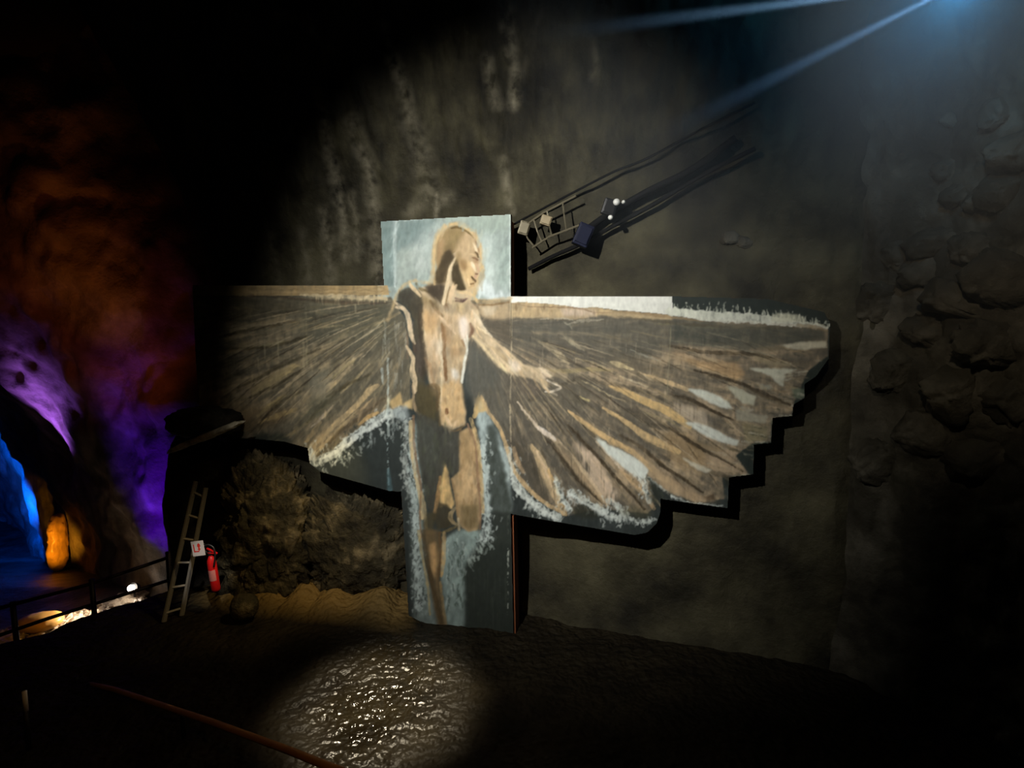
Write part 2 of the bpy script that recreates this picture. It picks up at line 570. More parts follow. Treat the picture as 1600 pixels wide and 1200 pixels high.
# the tunnel: rings (depth, half width px, half height px about the arch centre)
ACX, ACY = -60, 870
RINGS = [(7.9, 1000, 1250), (7.5, 640, 820), (7.25, 540, 700), (7.2, 440, 580), (7.5, 350, 480), (8.0, 285, 385), (8.35, 256, 335), (8.6, 240, 312), (9.0, 228, 302), (9.5, 216, 294), (9.9, 200, 288),
         (10.2, 176, 284), (10.5, 160, 283), (10.8, 148, 280), (11.6, 138, 262), (12.8, 128, 236), (14.2, 112, 196), (15.6, 70, 120), (16.2, 10, 20)]
nth, nsub = 330, 14
th = np.linspace(math.radians(-14), math.radians(150), nth)
keys = np.array(RINGS, float)
tt = np.linspace(0, len(keys) - 1, (len(keys) - 1) * nsub + 1)
kk = np.stack([np.interp(tt, np.arange(len(keys)), keys[:, c]) for c in range(3)], 1)
P = np.zeros((len(kk), nth, 3))
for i, (dep, a, b) in enumerate(kk):
    # arch centre of this depth, in world units
    c = at(ACX, ACY, dep)
    P[i, :, 0] = c[0] + np.cos(th) * a / F * dep
    P[i, :, 1] = dep
    P[i, :, 2] = c[2] + np.sin(th) * b / F * dep
cen = np.array([P[:, :, 0].mean(), P[:, :, 1].mean(), -2.0])
S = P * np.array([1, 1, 1])
disp = 0.30 * fbm(S * 0.9, 90, 5) + 0.22 * ridge(S * np.array([1.6, .7, 1.6]), 95, 4) + 0.05 * (cells(S * 2.2, 99) - .3)
disp = (disp - disp.mean(axis=1, keepdims=True)) * np.interp(P[..., 1], [6, 7.6, 8.4, 10.5, 12], [1.3, 1.0, .35, .35, .8])
rad = np.stack([np.cos(th), 0 * th, np.sin(th)], 1)[None]
P = P - rad * disp[..., None] * 0.8
P[..., 1] += 0.25 * fbm(S * 1.5, 120, 3)
tag(from_np('wall_left', P.reshape(-1, 3), grid_quads(len(kk), nth)[:, ::-1], M_TUNNEL), kind='structure')

# ------------------------------------------------------------------ the painted cross: pigment raster, one cell per photograph pixel
X0, Y0, CW, CH = 292, 326, 1012, 712
PX, PY = np.meshgrid(np.arange(CW) + X0 + 0.5, np.arange(CH) + Y0 + 0.5)
IMG = np.zeros((CH, CW, 3))


def lat(u, v, s):
    """smooth 2D lattice noise, 0..1"""
    iu, iv = np.floor(u).astype(np.int64), np.floor(v).astype(np.int64)
    fu, fv = u - iu, v - iv
    fu, fv = fu * fu * (3 - 2 * fu), fv * fv * (3 - 2 * fv)
    T = np.random.default_rng(s).random((256, 256))
    g = lambda a, b: T[(iu + a) & 255, (iv + b) & 255]
    return (g(0, 0) * (1 - fu) + g(1, 0) * fu) * (1 - fv) + (g(0, 1) * (1 - fu) + g(1, 1) * fu) * fv


def lat2(u, v, s, o=3):
    t, a, n = 0, 1, 0
    for k in range(o):
        t = t + a * lat(u * 2 ** k, v * 2 ** k, s + k)
        n += a
        a *= 0.55
    return t / n


WX = lat2(PX / 5, PY / 5, 1) - .5          # fine border wobble
WY = lat2(PX / 5, PY / 5, 11) - .5
BX = lat2(PX / 22, PY / 22, 21) - .5       # broad border wobble
BY = lat2(PX / 22, PY / 22, 31) - .5
DRY = lat2(PX / 3.2, PY / 4.5, 41, 2)      # dry-brush break-up
DAB = lat2(PX / 6, PY / 11, 45, 3)
DRIP = lat2(PX / 2.2, PY / 26, 51, 2)
GRAIN = np.clip(0.80 + 0.55 * (lat2(PX / 7, PY / 13, 151, 3) - .38), 0, 1)
GRAIN2 = np.clip(0.66 + 1.0 * (lat2(PX / 4, PY / 8, 161, 3) - .40), 0, 1)


def smooth_pts(pts, n=6):
    if len(pts) < 3: return np.array(pts, float)
    return catmull(pts, (len(pts) - 1) * n + 1)


def box(m, x0, y0, x1, y1):
    return (slice(max(0, int(y0 - Y0 - m)), max(0, int(y1 - Y0 + m) + 1)), slice(max(0, int(x0 - X0 - m)), max(0, int(x1 - X0 + m) + 1)))


def blur(a, r):
    for ax in (0, 1):
        pad = [(0, 0), (0, 0)]
        pad[ax] = (r + 1, r)
        c = np.cumsum(np.pad(a, pad, mode='edge'), axis=ax)
        n = a.shape[ax]
        a = (np.take(c, range(2 * r + 1, 2 * r + 1 + n), axis=ax) - np.take(c, range(0, n), axis=ax)) / (2 * r + 1)
    return a


def put(sl, m, col):
    IMG[sl] = IMG[sl] * (1 - m[..., None]) + np.array(col, float) * m[..., None]


def inside(x, y, pts):
    r = np.zeros(x.shape, bool)
    n = len(pts)
    for i in range(n):
        xa, ya = pts[i]
        xb, yb = pts[(i + 1) % n]
        if ya == yb: continue
        r ^= ((ya > y) != (yb > y)) & (x < (xb - xa) * (y - ya) / (yb - ya) + xa)
    return r


def fill(pts, col, a=1.0, f=1, rag=1.2, brd=0, dry=0, drip=0, sm=False):
    if sm: pts = [tuple(q) for q in smooth_pts(list(pts) + [pts[0]])]
    xs, ys = [p[0] for p in pts], [p[1] for p in pts]
    sl = box(3 * f + rag + brd + 3, min(xs), min(ys), max(xs), max(ys))
    x = PX[sl] + rag * 2 * WX[sl] + brd * 2 * BX[sl]
    y = PY[sl] + rag * 2 * WY[sl] + brd * 2 * BY[sl]
    if x.size == 0: return
    m = inside(x, y, pts).astype(float)
    if f: m = blur(blur(m, f), f)
    if dry: m = m * np.clip((DRY[sl] - dry) / 0.12, 0, 1)
    if drip: m = m * np.clip((DRIP[sl] - drip) / 0.25, 0, 1)
    put(sl, m * a * GRAIN[sl], col)


def stroke(pts, w, col, a=1.0, f=1.0, rag=0.8, dry=0, taper=True, sm=True, brd=0):
    q = smooth_pts(pts) if sm else np.array(pts, float)
    n = len(q)
    if not hasattr(w, '__len__'):
        w = [w * .25, w, w * .3] if taper else [w, w]
    ww = np.interp(np.linspace(0, len(w) - 1, n), np.arange(len(w)), w)
    sl = box(max(w) + f + rag + brd + 2, q[:, 0].min(), q[:, 1].min(), q[:, 0].max(), q[:, 1].max())
    x = PX[sl] + rag * 2 * WX[sl] + brd * 2 * BX[sl]
    y = PY[sl] + rag * 2 * WY[sl] + brd * 2 * BY[sl]
    if x.size == 0: return
    best = np.full(x.shape, -1e9)
    for i in range(n - 1):
        dx, dy = q[i + 1] - q[i]
        t = np.clip(((x - q[i, 0]) * dx + (y - q[i, 1]) * dy) / (dx * dx + dy * dy + 1e-9), 0, 1)
        d = np.hypot(x - q[i, 0] - t * dx, y - q[i, 1] - t * dy)
        best = np.maximum(best, (ww[i] + (ww[i + 1] - ww[i]) * t) * 0.5 - d)
    m = np.clip(best / f + 0.5, 0, 1)
    if dry: m = m * np.clip((DRY[sl] - dry) / 0.12, 0, 1)
    put(sl, m * a * GRAIN2[sl], col)


def aura(pts, w, col=(206, 214, 206), a=0.97):
    """ragged dabs of pale paint that fray outward"""
    q = smooth_pts(pts, 8)
    stroke(pts, [w] * 2, col, a, 2.0, 3.0, taper=False, brd=3)
    ln = np.hypot(*(q[-1] - q[0])) + 20
    for k in range(int(ln * w / 14)):
        x, y = q[rng.integers(len(q))] + rng.normal(0, w * .62, 2)
        d = rng.uniform(2, 6)
        stroke([(x, y), (x + rng.normal(0, 1.5), y + d)], [rng.uniform(1.5, 4.5), 1.2], col, a * rng.uniform(.5, 1), 1.6, 2.5, taper=False)
    for k in range(int(ln * w / 30)):
        x, y = q[rng.integers(len(q))] + rng.normal(0, w * .7, 2)
        stroke([(x, y), (x + rng.normal(0, 1.5), y + rng.uniform(2, 6))], [rng.uniform(1.5, 3.5), 1.2], SLATE, .7, 1.6, 2.5, taper=False)


SLATE = (56, 62, 60)
TAN = (190, 158, 112)
LTAN = (208, 184, 146)
CREAM = (218, 202, 176)
PALE = (192, 204, 196)
DBRN = (76, 66, 52)

# ---- ground: dark slate on every board
v = (lat2(PX / 60, PY / 90, 60) - .5)[..., None]
IMG[:] = np.array(SLATE) * (1 + 0.35 * v) + (lat2(PX / 4, PY / 14, 63)[..., None] - .5) * 16
fill([(1040, 455), (1310, 455), (1310, 760), (1130, 760)], (42, 50, 44), .7, 6)
# ---- head board
fill([(590, 330), (800, 330), (800, 468), (590, 470)], (158, 172, 165), 1, 0, 0)
fill([(590, 330), (616, 330), (616, 448), (600, 448)], (114, 133, 130), 1, 1)
fill([(618, 345), (684, 341), (672, 360), (655, 384), (640, 388), (618, 388)], (110, 128, 126), .9, 4, 3)
fill([(622, 392), (672, 386), (668, 432), (622, 440)], (152, 162, 154), .8, 6, 3)
fill([(640, 380), (680, 350), (690, 345), (672, 420), (650, 430)], (176, 184, 180), .5, 6, 3)
fill([(684, 339), (798, 334), (798, 358), (740, 362), (725, 345), (700, 345)], (146, 160, 148), .8, 4, 3)
fill([(752, 372), (772, 368), (776, 466), (752, 466)], (180, 192, 186), .85, 5, 3)
fill([(776, 390), (799, 385), (799, 440), (782, 445)], (148, 164, 156), .8, 4, 3)
fill([(738, 450), (752, 432), (775, 452), (799, 458), (799, 468), (760, 468)], (200, 210, 210), .9, 3, 3)
stroke([(617, 344), (617, 448)], [7, 3, 3], (186, 198, 196), .9, 1, 1, taper=False)
stroke([(618, 346), (640, 344), (672, 341)], 3, (190, 200, 194), .5, 1, 2, dry=.4)
stroke([(797, 336), (797, 466)], 2, (196, 206, 200), .7, 1, .5, taper=False)


# ---- wings: streaky feather ground in polar coordinates around each shoulder
def wing(poly, cx, cy, seed, dark, mid, lite, sgn):
    sl = box(10, min(p[0] for p in poly), min(p[1] for p in poly), max(p[0] for p in poly), max(p[1] for p in poly))
    x, y = PX[sl], PY[sl]
    r = np.hypot(x - cx, y - cy)
    t = np.arctan2(y - cy, (x - cx) * sgn) + 0.00022 * (r - 200)
    s1 = lat2(t * 15 + 40, r / 110 + 9, seed, 3)
    s2 = lat2(t * 46 + 40, r / 50 + 9, seed + 5, 3)
    s3 = lat2(t * 110 + 40, r / 24 + 9, seed + 9, 2)
    k = np.clip(0.36 + 1.5 * (s1 - .5) + 0.8 * (s2 - .5) + 0.25 * (s3 - .5) + 0.9 * (DAB[sl] - .5) + 0.5 * (BX[sl]) + np.clip((r - 200) / 600, -0.25, 0.24), 0, 1)
    c = np.where(k[..., None] < .55, np.array(dark) + (np.array(mid) - np.array(dark)) * (k[..., None] / .55),
                 np.array(mid) + (np.array(lite) - np.array(mid)) * ((k[..., None] - .55) / .45))
    m = inside(x + 3 * WX[sl], y + 3 * WY[sl], poly).astype(float)
    m = blur(m, 1)
    IMG[sl] = IMG[sl] * (1 - m[..., None]) + c * m[..., None]


wing([(744, 484), (796, 486), (930, 487), (1052, 494), (1180, 502), (1294, 512), (1294, 556), (1262, 580), (1252, 602), (1240, 630), (1236, 650), (1205, 656), (1204, 690), (1172, 694),
      (1150, 712), (1170, 742), (1128, 746), (1132, 780), (1090, 785), (1040, 768), (1016, 748), (1024, 790), (1012, 802), (940, 795), (886, 806), (842, 782), (812, 750), (798, 716),
      (780, 670), (757, 640), (742, 640), (730, 560), (738, 500)], 742, 510, 200, (93, 88, 77), (120, 110, 92), (170, 150, 120), 1)
wing([(300, 462), (612, 465), (634, 500), (642, 560), (640, 640), (604, 640), (560, 672), (492, 722), (472, 712), (466, 696), (445, 690), (400, 684), (365, 684), (310, 640), (304, 520)],
     668, 468, 300, (92, 88, 74), (120, 111, 90), (168, 150, 116), -1)
# soft fields of tone
fill([(800, 495), (900, 492), (1040, 500), (1040, 560), (960, 560), (870, 530), (800, 545)], (88, 86, 76), .62, 14, 4)
fill([(1046, 500), (1290, 512), (1290, 532), (1180, 548), (1046, 532)], (74, 76, 68), .75, 5, 3)
fill([(735, 530), (782, 580), (800, 660), (790, 690), (762, 640), (745, 640), (728, 590)], (96, 94, 84), .75, 6, 3)
fill([(870, 585), (930, 590), (905, 640), (880, 650), (830, 620)], (98, 93, 80), .6, 8, 4)
fill([(470, 468), (612, 470), (612, 540), (470, 530)], (80, 80, 66), .6, 10, 4)
fill([(330, 465), (470, 464), (470, 492), (330, 505)], (72, 68, 54), .7, 7, 3)
fill([(1062, 558), (1105, 565), (1150, 566), (1166, 584), (1150, 596), (1110, 580), (1080, 570)], (178, 146, 104), .85, 2, 2)
fill([(1046, 545), (1075, 548), (1068, 566), (1048, 560)], (150, 128, 98), .7, 3, 2)
fill([(950, 550), (1040, 575), (1035, 600), (960, 580)], (132, 118, 92), .45, 6, 4)
fill([(1050, 628), (1098, 640), (1110, 664), (1080, 662), (1055, 648)], (178, 162, 138), .75, 3, 2, drip=.25)
fill([(1035, 672), (1075, 678), (1110, 712), (1100, 738), (1060, 725), (1038, 705)], (160, 134, 96), .75, 5, 3)
fill([(895, 690), (925, 705), (965, 770), (955, 790), (920, 745)], (212, 186, 158), .7, 3, 2, drip=.2)
fill([(862, 690), (892, 715), (930, 765), (955, 790), (940, 790), (905, 745)], (206, 172, 128), .75, 3, 2)
fill([(985, 705), (1000, 710), (1012, 735), (1000, 730)], (206, 182, 148), .7, 2, 2, drip=.2)
fill([(1012, 730), (1050, 745), (1090, 772), (1125, 782), (1085, 784), (1040, 765)], (188, 160, 122), .8, 3, 2)
fill([(1110, 700), (1135, 705), (1160, 735), (1120, 740), (1098, 722)], (170, 148, 118), .7, 4, 3)
fill([(1085, 690), (1130, 700), (1125, 708), (1090, 700)], (150, 128, 92), .7, 3, 2)
fill([(340, 520), (400, 505), (480, 500), (480, 512), (400, 520), (345, 532)], (146, 132, 100), .4, 4, 3)
fill([(365, 620), (395, 600), (440, 585), (462, 570), (458, 590), (420, 605), (378, 628)], (150, 132, 98), .5, 4, 3)
fill([(395, 635), (460, 640), (440, 660), (400, 672), (372, 684), (366, 640)], (116, 92, 60), .5, 6, 3)

# ---- right wing, top band
fill([(742, 474), (799, 470), (799, 498), (770, 502), (754, 494)], (196, 170, 130), .9, 2, 2)
fill([(752, 480), (776, 478), (772, 492), (758, 494)], (204, 190, 164), .7, 2, 2)
stroke([(748, 476), (770, 476), (788, 473), (799, 472)], [3, 3, 4, 3], (120, 94, 60), .8, 1.2, 1)
fill([(752, 497), (799, 500), (799, 540), (770, 520)], (92, 84, 70), .85, 3, 2)
WT = [(798, 463), (1050, 463), (1052, 492), (1010, 488), (962, 484), (930, 480), (905, 481), (880, 477), (850, 474), (815, 472), (798, 473)]
fill([(798, 470), (850, 472), (880, 476), (930, 480), (962, 484), (1050, 492), (1050, 500), (960, 496), (940, 492), (900, 500), (798, 496)], (196, 170, 126), 1, 1, 2)
fill([(876, 482), (930, 484), (930, 494), (880, 494)], (208, 188, 170), .8, 2, 2)
for k in range(3): fill(WT, (216, 217, 207), 1, 0, .4)
stroke([(800, 474), (830, 479), (870, 480), (905, 482), (930, 488), (958, 489)], 2.5, (128, 102, 78), .85, 1, 1)
stroke([(958, 487), (1000, 490), (1050, 496), (1100, 502)], 5, (146, 122, 88), .8, 2, 1)
stroke([(965, 494), (1045, 504), (1140, 512), (1280, 512)], 6, (94, 84, 64), .7, 2, 2)
stroke([(800, 498), (870, 499), (960, 503)], 3, (98, 88, 72), .6, 2, 2)
stroke([(842, 499), (880, 498), (905, 501)], 3, (206, 196, 172), .8, 1, 2, dry=.4)
stroke([(885, 507), (912, 501), (944, 500)], 5, (186, 176, 150), .8, 1, 2)
stroke([(880, 502), (890, 508), (895, 514)], 4, (196, 190, 160), .6, 1, 2)
stroke([(1028, 506), (1046, 506)], 3, (150, 140, 90), .7, 1, 1)
stroke([(1048, 508), (1100, 512), (1200, 514)], 2, (120, 116, 92), .7, 1, 1)
# frayed white crest toward the tip
CR = [(1048, 486), (1100, 493), (1150, 496), (1200, 500), (1246, 506), (1292, 512)]
for k in range(2): stroke(CR, [13, 15, 15, 11, 6], (208, 210, 194), .95, 1.5, 3.5, taper=False)
for k in range(110):
    x = 1052 + 236 * (k + rng.random()) / 60
    yb = np.interp(x, [1050, 1150, 1246, 1292], [490, 495, 503, 508])
    hh = np.interp(x, [1050, 1110, 1180, 1250, 1292], [16, 23, 19, 16, 7]) * (0.4 + .6 * rng.random())
    stroke([(x, yb), (x + rng.normal(0, 3), yb - hh)], [3.4, 1.6], (200, 204, 186), .85, 1.2, 2, taper=False, dry=.35)
fill([(1206, 490), (1232, 489), (1256, 494), (1258, 504), (1206, 503)], (202, 202, 178), .95, 1, 2)
stroke([(1246, 508), (1270, 511), (1292, 516)], [4, 7, 5], (150, 128, 94), .8, 1.5, 1.5)
stroke([(1276, 505), (1290, 509)], 5, (196, 192, 164), .9, 1, 1)
stroke([(1205, 505), (1240, 508)], 2, (140, 92, 72), .6, 1, 1)

# ---- right wing, tan shafts, pale blades, dark clefts (pixel polylines read off the photograph)
for p, w, c in [
    ([(808, 628), (825, 650), (845, 672), (868, 688), (900, 722), (930, 760), (948, 790)], [2, 3, 6, 9, 7, 5, 3], LTAN),
    ([(842, 668), (852, 676), (868, 686)], [5, 8, 4], (222, 212, 206)),
    ([(888, 642), (905, 655), (930, 673), (960, 691), (985, 704), (1005, 720), (1018, 736)], [3, 7, 9, 9, 8, 6, 3], (206, 172, 118)),
    ([(942, 637), (960, 648), (985, 664), (1005, 679), (1030, 692), (1060, 706)], [4, 6, 8, 11, 13, 8], (204, 172, 120)),
    ([(952, 603), (970, 609), (985, 616), (1010, 628), (1040, 641), (1062, 655), (1078, 668)], [3, 6, 10, 12, 13, 12, 6], (208, 174, 114)),
    ([(1000, 583), (1020, 589), (1045, 598), (1075, 609)], [2, 4, 7, 6], (206, 178, 132)),
    ([(842, 534), (862, 545), (876, 556), (888, 568)], [3, 9, 10, 4], (164, 150, 120)),
    ([(880, 525), (895, 536), (913, 548)], [2, 7, 2], (160, 150, 124)),
    ([(954, 566), (968, 570), (990, 578)], [3, 10, 2], (206, 186, 140)),
    ([(900, 560), (930, 568), (955, 580)], [2, 3, 2], (176, 160, 124)),
    ([(905, 592), (930, 605), (950, 617), (978, 628)], [1.5, 3, 2.5, 1.5], (176, 160, 124)),
    ([(905, 620), (920, 626)], [2, 4], (196, 180, 124)),
    ([(968, 588), (985, 594), (1012, 604)], [3, 3, 2], (196, 182, 150)),
    ([(985, 546), (1005, 555), (1032, 564)], [1.5, 2.5, 2], (150, 146, 128)),
    ([(1046, 532), (1110, 540), (1165, 548), (1210, 556)], [2, 2, 2, 2], (124, 122, 104)),
    ([(830, 696), (842, 715), (852, 740), (866, 770), (880, 802)], [5, 14, 15, 12, 7], (206, 178, 132)),
    ([(838, 705), (850, 728), (862, 760)], [3, 5, 3], (224, 198, 162)),
    ([(856, 735), (872, 765), (884, 800)], [4, 6, 5], (198, 160, 104)),
    ([(932, 690), (948, 706), (972, 735)], [3, 5, 3], CREAM),
    ([(1000, 755), (1020, 775), (1032, 790)], [3, 4, 2], (196, 172, 136)),
    ([(970, 735), (1000, 765), (1022, 795)], [5, 9, 5], (196, 166, 124)),
    ([(840, 576), (880, 580), (925, 577), (958, 580)], [2, 6, 7, 2], (150, 136, 98)),
    ([(1010, 645), (1045, 657), (1060, 668)], [2, 3, 2], (150, 138, 104)),
]: stroke(p, w, c, .92, 1.2, 1.2, taper=False)
for p in [
    [(888, 664), (900, 678), (913, 692), (930, 710), (962, 746), (990, 776), (1008, 796)],
    [(968, 680), (992, 692), (1018, 712), (1035, 728), (1060, 743), (1082, 758), (1098, 770)],
    [(1018, 662), (1045, 668), (1075, 688), (1100, 703), (1130, 718), (1160, 736)],
    [(1052, 618), (1075, 623), (1095, 632), (1120, 645), (1148, 656)],
    [(1085, 578), (1120, 588), (1160, 600), (1190, 616), (1235, 633)],
    [(852, 685), (868, 700), (888, 728), (905, 750), (930, 775), (945, 788)],
    [(1046, 540), (1100, 550), (1175, 554), (1245, 568)],
]: stroke(p, [3, 6, 6, 5, 3], (74, 64, 48), .9, 1.3, 1.3, taper=False)
for p, w in [([(856, 686), (882, 712), (900, 742), (918, 765)], [6, 20, 16, 6]), ([(800, 690), (826, 725), (846, 765), (858, 790)], [8, 22, 20, 6]),
             ([(1050, 615), (1072, 624), (1096, 634)], [6, 14, 5]), ([(985, 640), (1020, 660), (1045, 668)], [8, 16, 8]), ([(880, 600), (910, 590), (945, 600)], [4, 9, 4]),
             ([(962, 600), (1000, 610), (1040, 625)], [3, 9, 4]), ([(900, 650), (930, 680)], [4, 5]), ([(825, 626), (835, 622), (842, 618)], [3, 8, 3]),
             ([(1090, 732), (1108, 738), (1130, 742)], [4, 12, 8]), ([(1028, 712), (1045, 716)], [6, 9]), ([(918, 676), (960, 700), (1000, 724)], [2, 3, 2])]:
    stroke(p, w, (82, 76, 64), .8, 3, 2, taper=False)
for k in range(34):            # hanging drips of thin paint
    x, y = rng.uniform(805, 1120), rng.uniform(520, 760)
    stroke([(x, y), (x + rng.normal(0, .7), y + rng.uniform(8, 26))], [1.6, .8], (196, 178, 148), .45, 1, .6, taper=False)
for p, c in [
    ([(930, 683), (952, 696), (975, 706), (1000, 721), (1013, 735), (1006, 748), (990, 742), (972, 728), (950, 708)], (204, 212, 200)),
    ([(1070, 660), (1088, 661), (1112, 669), (1136, 683), (1153, 688), (1152, 695), (1130, 691), (1104, 681)], (186, 192, 180)),
    ([(1073, 607), (1096, 610), (1120, 618), (1138, 629), (1144, 640), (1120, 633), (1096, 621)], (188, 194, 180)),
    ([(1066, 714), (1086, 724), (1112, 735), (1102, 738), (1084, 730)], (188, 182, 160)),
    ([(1170, 576), (1246, 577), (1226, 584), (1224, 604), (1212, 596), (1204, 586)], (172, 172, 152)),
    ([(1136, 602), (1156, 608), (1180, 620), (1178, 633), (1160, 629), (1148, 618)], (166, 164, 142)),
    ([(1218, 540), (1250, 535), (1290, 534), (1292, 541), (1258, 546), (1236, 544)], (176, 170, 146)),
    ([(1176, 554), (1206, 560), (1238, 566), (1234, 572), (1204, 572), (1180, 562)], (146, 134, 106)),
    ([(1184, 543), (1220, 540), (1216, 548), (1190, 549)], (136, 124, 98)),
    ([(1185, 600), (1206, 602), (1206, 608), (1190, 608)], (150, 150, 132)),
    ([(1236, 605), (1256, 608), (1256, 622), (1240, 622)], (110, 120, 100)),
    ([(1156, 634), (1180, 640), (1168, 646), (1158, 642)], (166, 160, 140)),
    ([(1160, 660), (1200, 668), (1200, 688), (1165, 690)], (136, 128, 98)),
]: fill(p, c, .93, 1, 1.2)
for p in [[(1224, 584), (1262, 580)], [(1224, 588), (1250, 586)], [(1224, 594), (1240, 592)], [(1250, 540), (1292, 542)], [(1216, 649), (1237, 650)], [(1160, 690), (1203, 691)], [(1140, 743), (1176, 743)]]:
    stroke(p, [3, 2], (168, 166, 146), .8, 1, 1.5, taper=False, dry=.3)
# feather tips: broken pale dabs and dark gaps
for k in range(90):
    s = rng.random()
    ex = np.interp(s, [0, .2, .4, .6, .8, 1], [1150, 1180, 1205, 1232, 1250, 1285])
    ey = np.interp(s, [0, .2, .4, .6, .8, 1], [735, 692, 672, 640, 602, 560])
    x, y = ex + rng.normal(-22, 18), ey + rng.normal(0, 9)
    L_ = rng.uniform(4, 14)
    stroke([(x, y), (x + L_, y + L_ * .18)], [2, 4, 2], [(156, 150, 128), (58, 60, 48), (120, 106, 80), (176, 170, 148)][k % 4], .6, 1.5, 2, taper=False)
# lower aura of the right wing
for p, w in [([(793, 705), (798, 735), (806, 757), (826, 780), (850, 798), (872, 811)], 13), ([(868, 752), (878, 775), (890, 798)], 8),
             ([(892, 770), (915, 787), (940, 799), (965, 812)], 11), ([(950, 782), (968, 794), (978, 806)], 9), ([(970, 806), (1000, 816), (1022, 812)], 6),
             ([(1000, 738), (1006, 755), (1008, 770), (1014, 782)], 9), ([(1014, 748), (1032, 762), (1046, 770)], 3), ([(1050, 775), (1085, 786), (1128, 792)], 2.5)]:
    aura(p, w)
fill([(896, 790), (918, 786), (940, 806), (930, 812), (898, 806)], (54, 56, 46), .8, 2, 4)
fill([(1012, 745), (1022, 752), (1036, 770), (1040, 779), (1030, 780), (1028, 795), (1018, 782)], (52, 56, 48), .85, 2, 3)
fill([(960, 800), (985, 790), (1020, 800), (1012, 812)], (110, 104, 76), .5, 3, 4)
fill([(1100, 775), (1116, 772), (1118, 782), (1106, 784)], (58, 46, 34), .7, 1, 3)
fill([(1130, 742), (1160, 742), (1138, 762)], (48, 46, 38), .8, 2, 4)

# ---- left wing, band and streaks
fill([(296, 446), (606, 446), (608, 461), (460, 462), (296, 462)], (168, 142, 98), 1, 0, .4)
fill([(296, 446), (380, 446), (380, 464), (296, 464)], (128, 112, 76), .6, 8, 2)
stroke([(310, 458), (420, 457), (540, 455), (600, 457)], 3, (190, 162, 116), .5, 1, 1)
stroke([(470, 461), (520, 463), (560, 465), (604, 466)], [3, 6, 8, 5], (208, 188, 148), .9, 1.5, 2.5, taper=False)
for k in range(26):
    x = rng.uniform(485, 604)
    stroke([(x, 462), (x + rng.normal(0, 1), 466 + rng.uniform(3, 10))], [3, 1.5], (186, 168, 130), .7, 1.2, 1, taper=False)
stroke([(330, 464), (420, 463), (520, 472), (604, 474)], [3, 3, 5, 3], (72, 58, 46), .6, 2, 1.5)
for p, w, c in [
    ([(350, 513), (378, 510), (420, 509), (448, 502), (488, 497)], [6, 8, 5, 4, 2], (168, 152, 118)),
    ([(392, 546), (420, 538), (444, 533)], [2, 3, 2], (160, 150, 112)),
    ([(500, 512), (520, 510), (538, 508)], [2, 3, 2], (150, 138, 104)),
    ([(352, 552), (375, 546), (400, 545)], [5, 6, 4], (140, 124, 92)),
    ([(416, 580), (430, 574), (444, 568)], [2, 2, 2], (166, 152, 120)),
    ([(365, 626), (400, 607), (430, 590), (460, 572)], [4, 12, 15, 8], (170, 152, 108)),
    ([(437, 613), (450, 603), (458, 595)], [4, 6, 3], (166, 146, 108)),
    ([(470, 575), (485, 562), (500, 552)], [2, 3, 2], (162, 148, 112)),
    ([(372, 618), (388, 612), (388, 620)], [8, 10, 6], (160, 144, 118)),
    ([(402, 650), (425, 632), (445, 618)], [3, 8, 5], (166, 148, 100)),
    ([(404, 660), (432, 650), (462, 640)], [3, 8, 6], (176, 152, 100)),
    ([(495, 622), (512, 606), (524, 598), (550, 570)], [2, 3, 7, 3], (180, 160, 124)),
    ([(520, 590), (540, 572), (552, 565)], [2, 6, 3], (160, 146, 104)),
    ([(532, 614), (552, 596), (578, 568)], [3, 4, 2], (176, 158, 116)),
    ([(486, 668), (505, 650), (520, 634)], [2, 5, 2], (200, 180, 150)),
    ([(505, 680), (525, 662), (545, 645), (562, 628), (578, 610), (590, 602)], [5, 9, 8, 8, 10, 6], (206, 178, 130)),
    ([(515, 690), (540, 662), (565, 640), (582, 622)], [2, 3, 3, 2], (196, 168, 124)),
    ([(478, 690), (492, 672), (500, 660)], [4, 9, 5], (176, 154, 112)),
    ([(500, 700), (530, 670), (560, 640)], [3, 4, 3], (200, 176, 132)),
    ([(430, 690), (470, 668), (500, 640)], [3, 5, 3], (150, 134, 98)),
]: stroke(p, w, c, .85, 1.4, 1.4, taper=False)
for p in [[(345, 528), (372, 519), (400, 513), (440, 507)], [(350, 545), (400, 544), (440, 538), (480, 525)], [(372, 606), (402, 592), (440, 572), (500, 545)],
          [(390, 622), (430, 602), (470, 580)], [(410, 655), (440, 628), (470, 612)], [(497, 712), (530, 675), (560, 655), (600, 622)], [(510, 620), (545, 600), (580, 585)],
          [(480, 660), (500, 638), (530, 610)]]:
    stroke(p, [3, 5, 5, 3], (66, 60, 42), .75, 2, 1.5, taper=False)
fill([(483, 580), (520, 575), (512, 620), (485, 625)], (126, 124, 108), .55, 4, 4)
fill([(485, 628), (530, 610), (500, 652), (470, 660)], (92, 92, 74), .6, 4, 3)
fill([(560, 640), (600, 618), (604, 628), (520, 690), (505, 700)], (112, 96, 76), .6, 3, 2)
fill([(395, 676), (440, 678), (455, 690), (400, 688)], (44, 52, 46), .8, 3, 3)
stroke([(600, 498), (588, 512), (576, 520), (566, 528)], [2, 2, 4, 2], (168, 158, 130), .8, 1, 1)
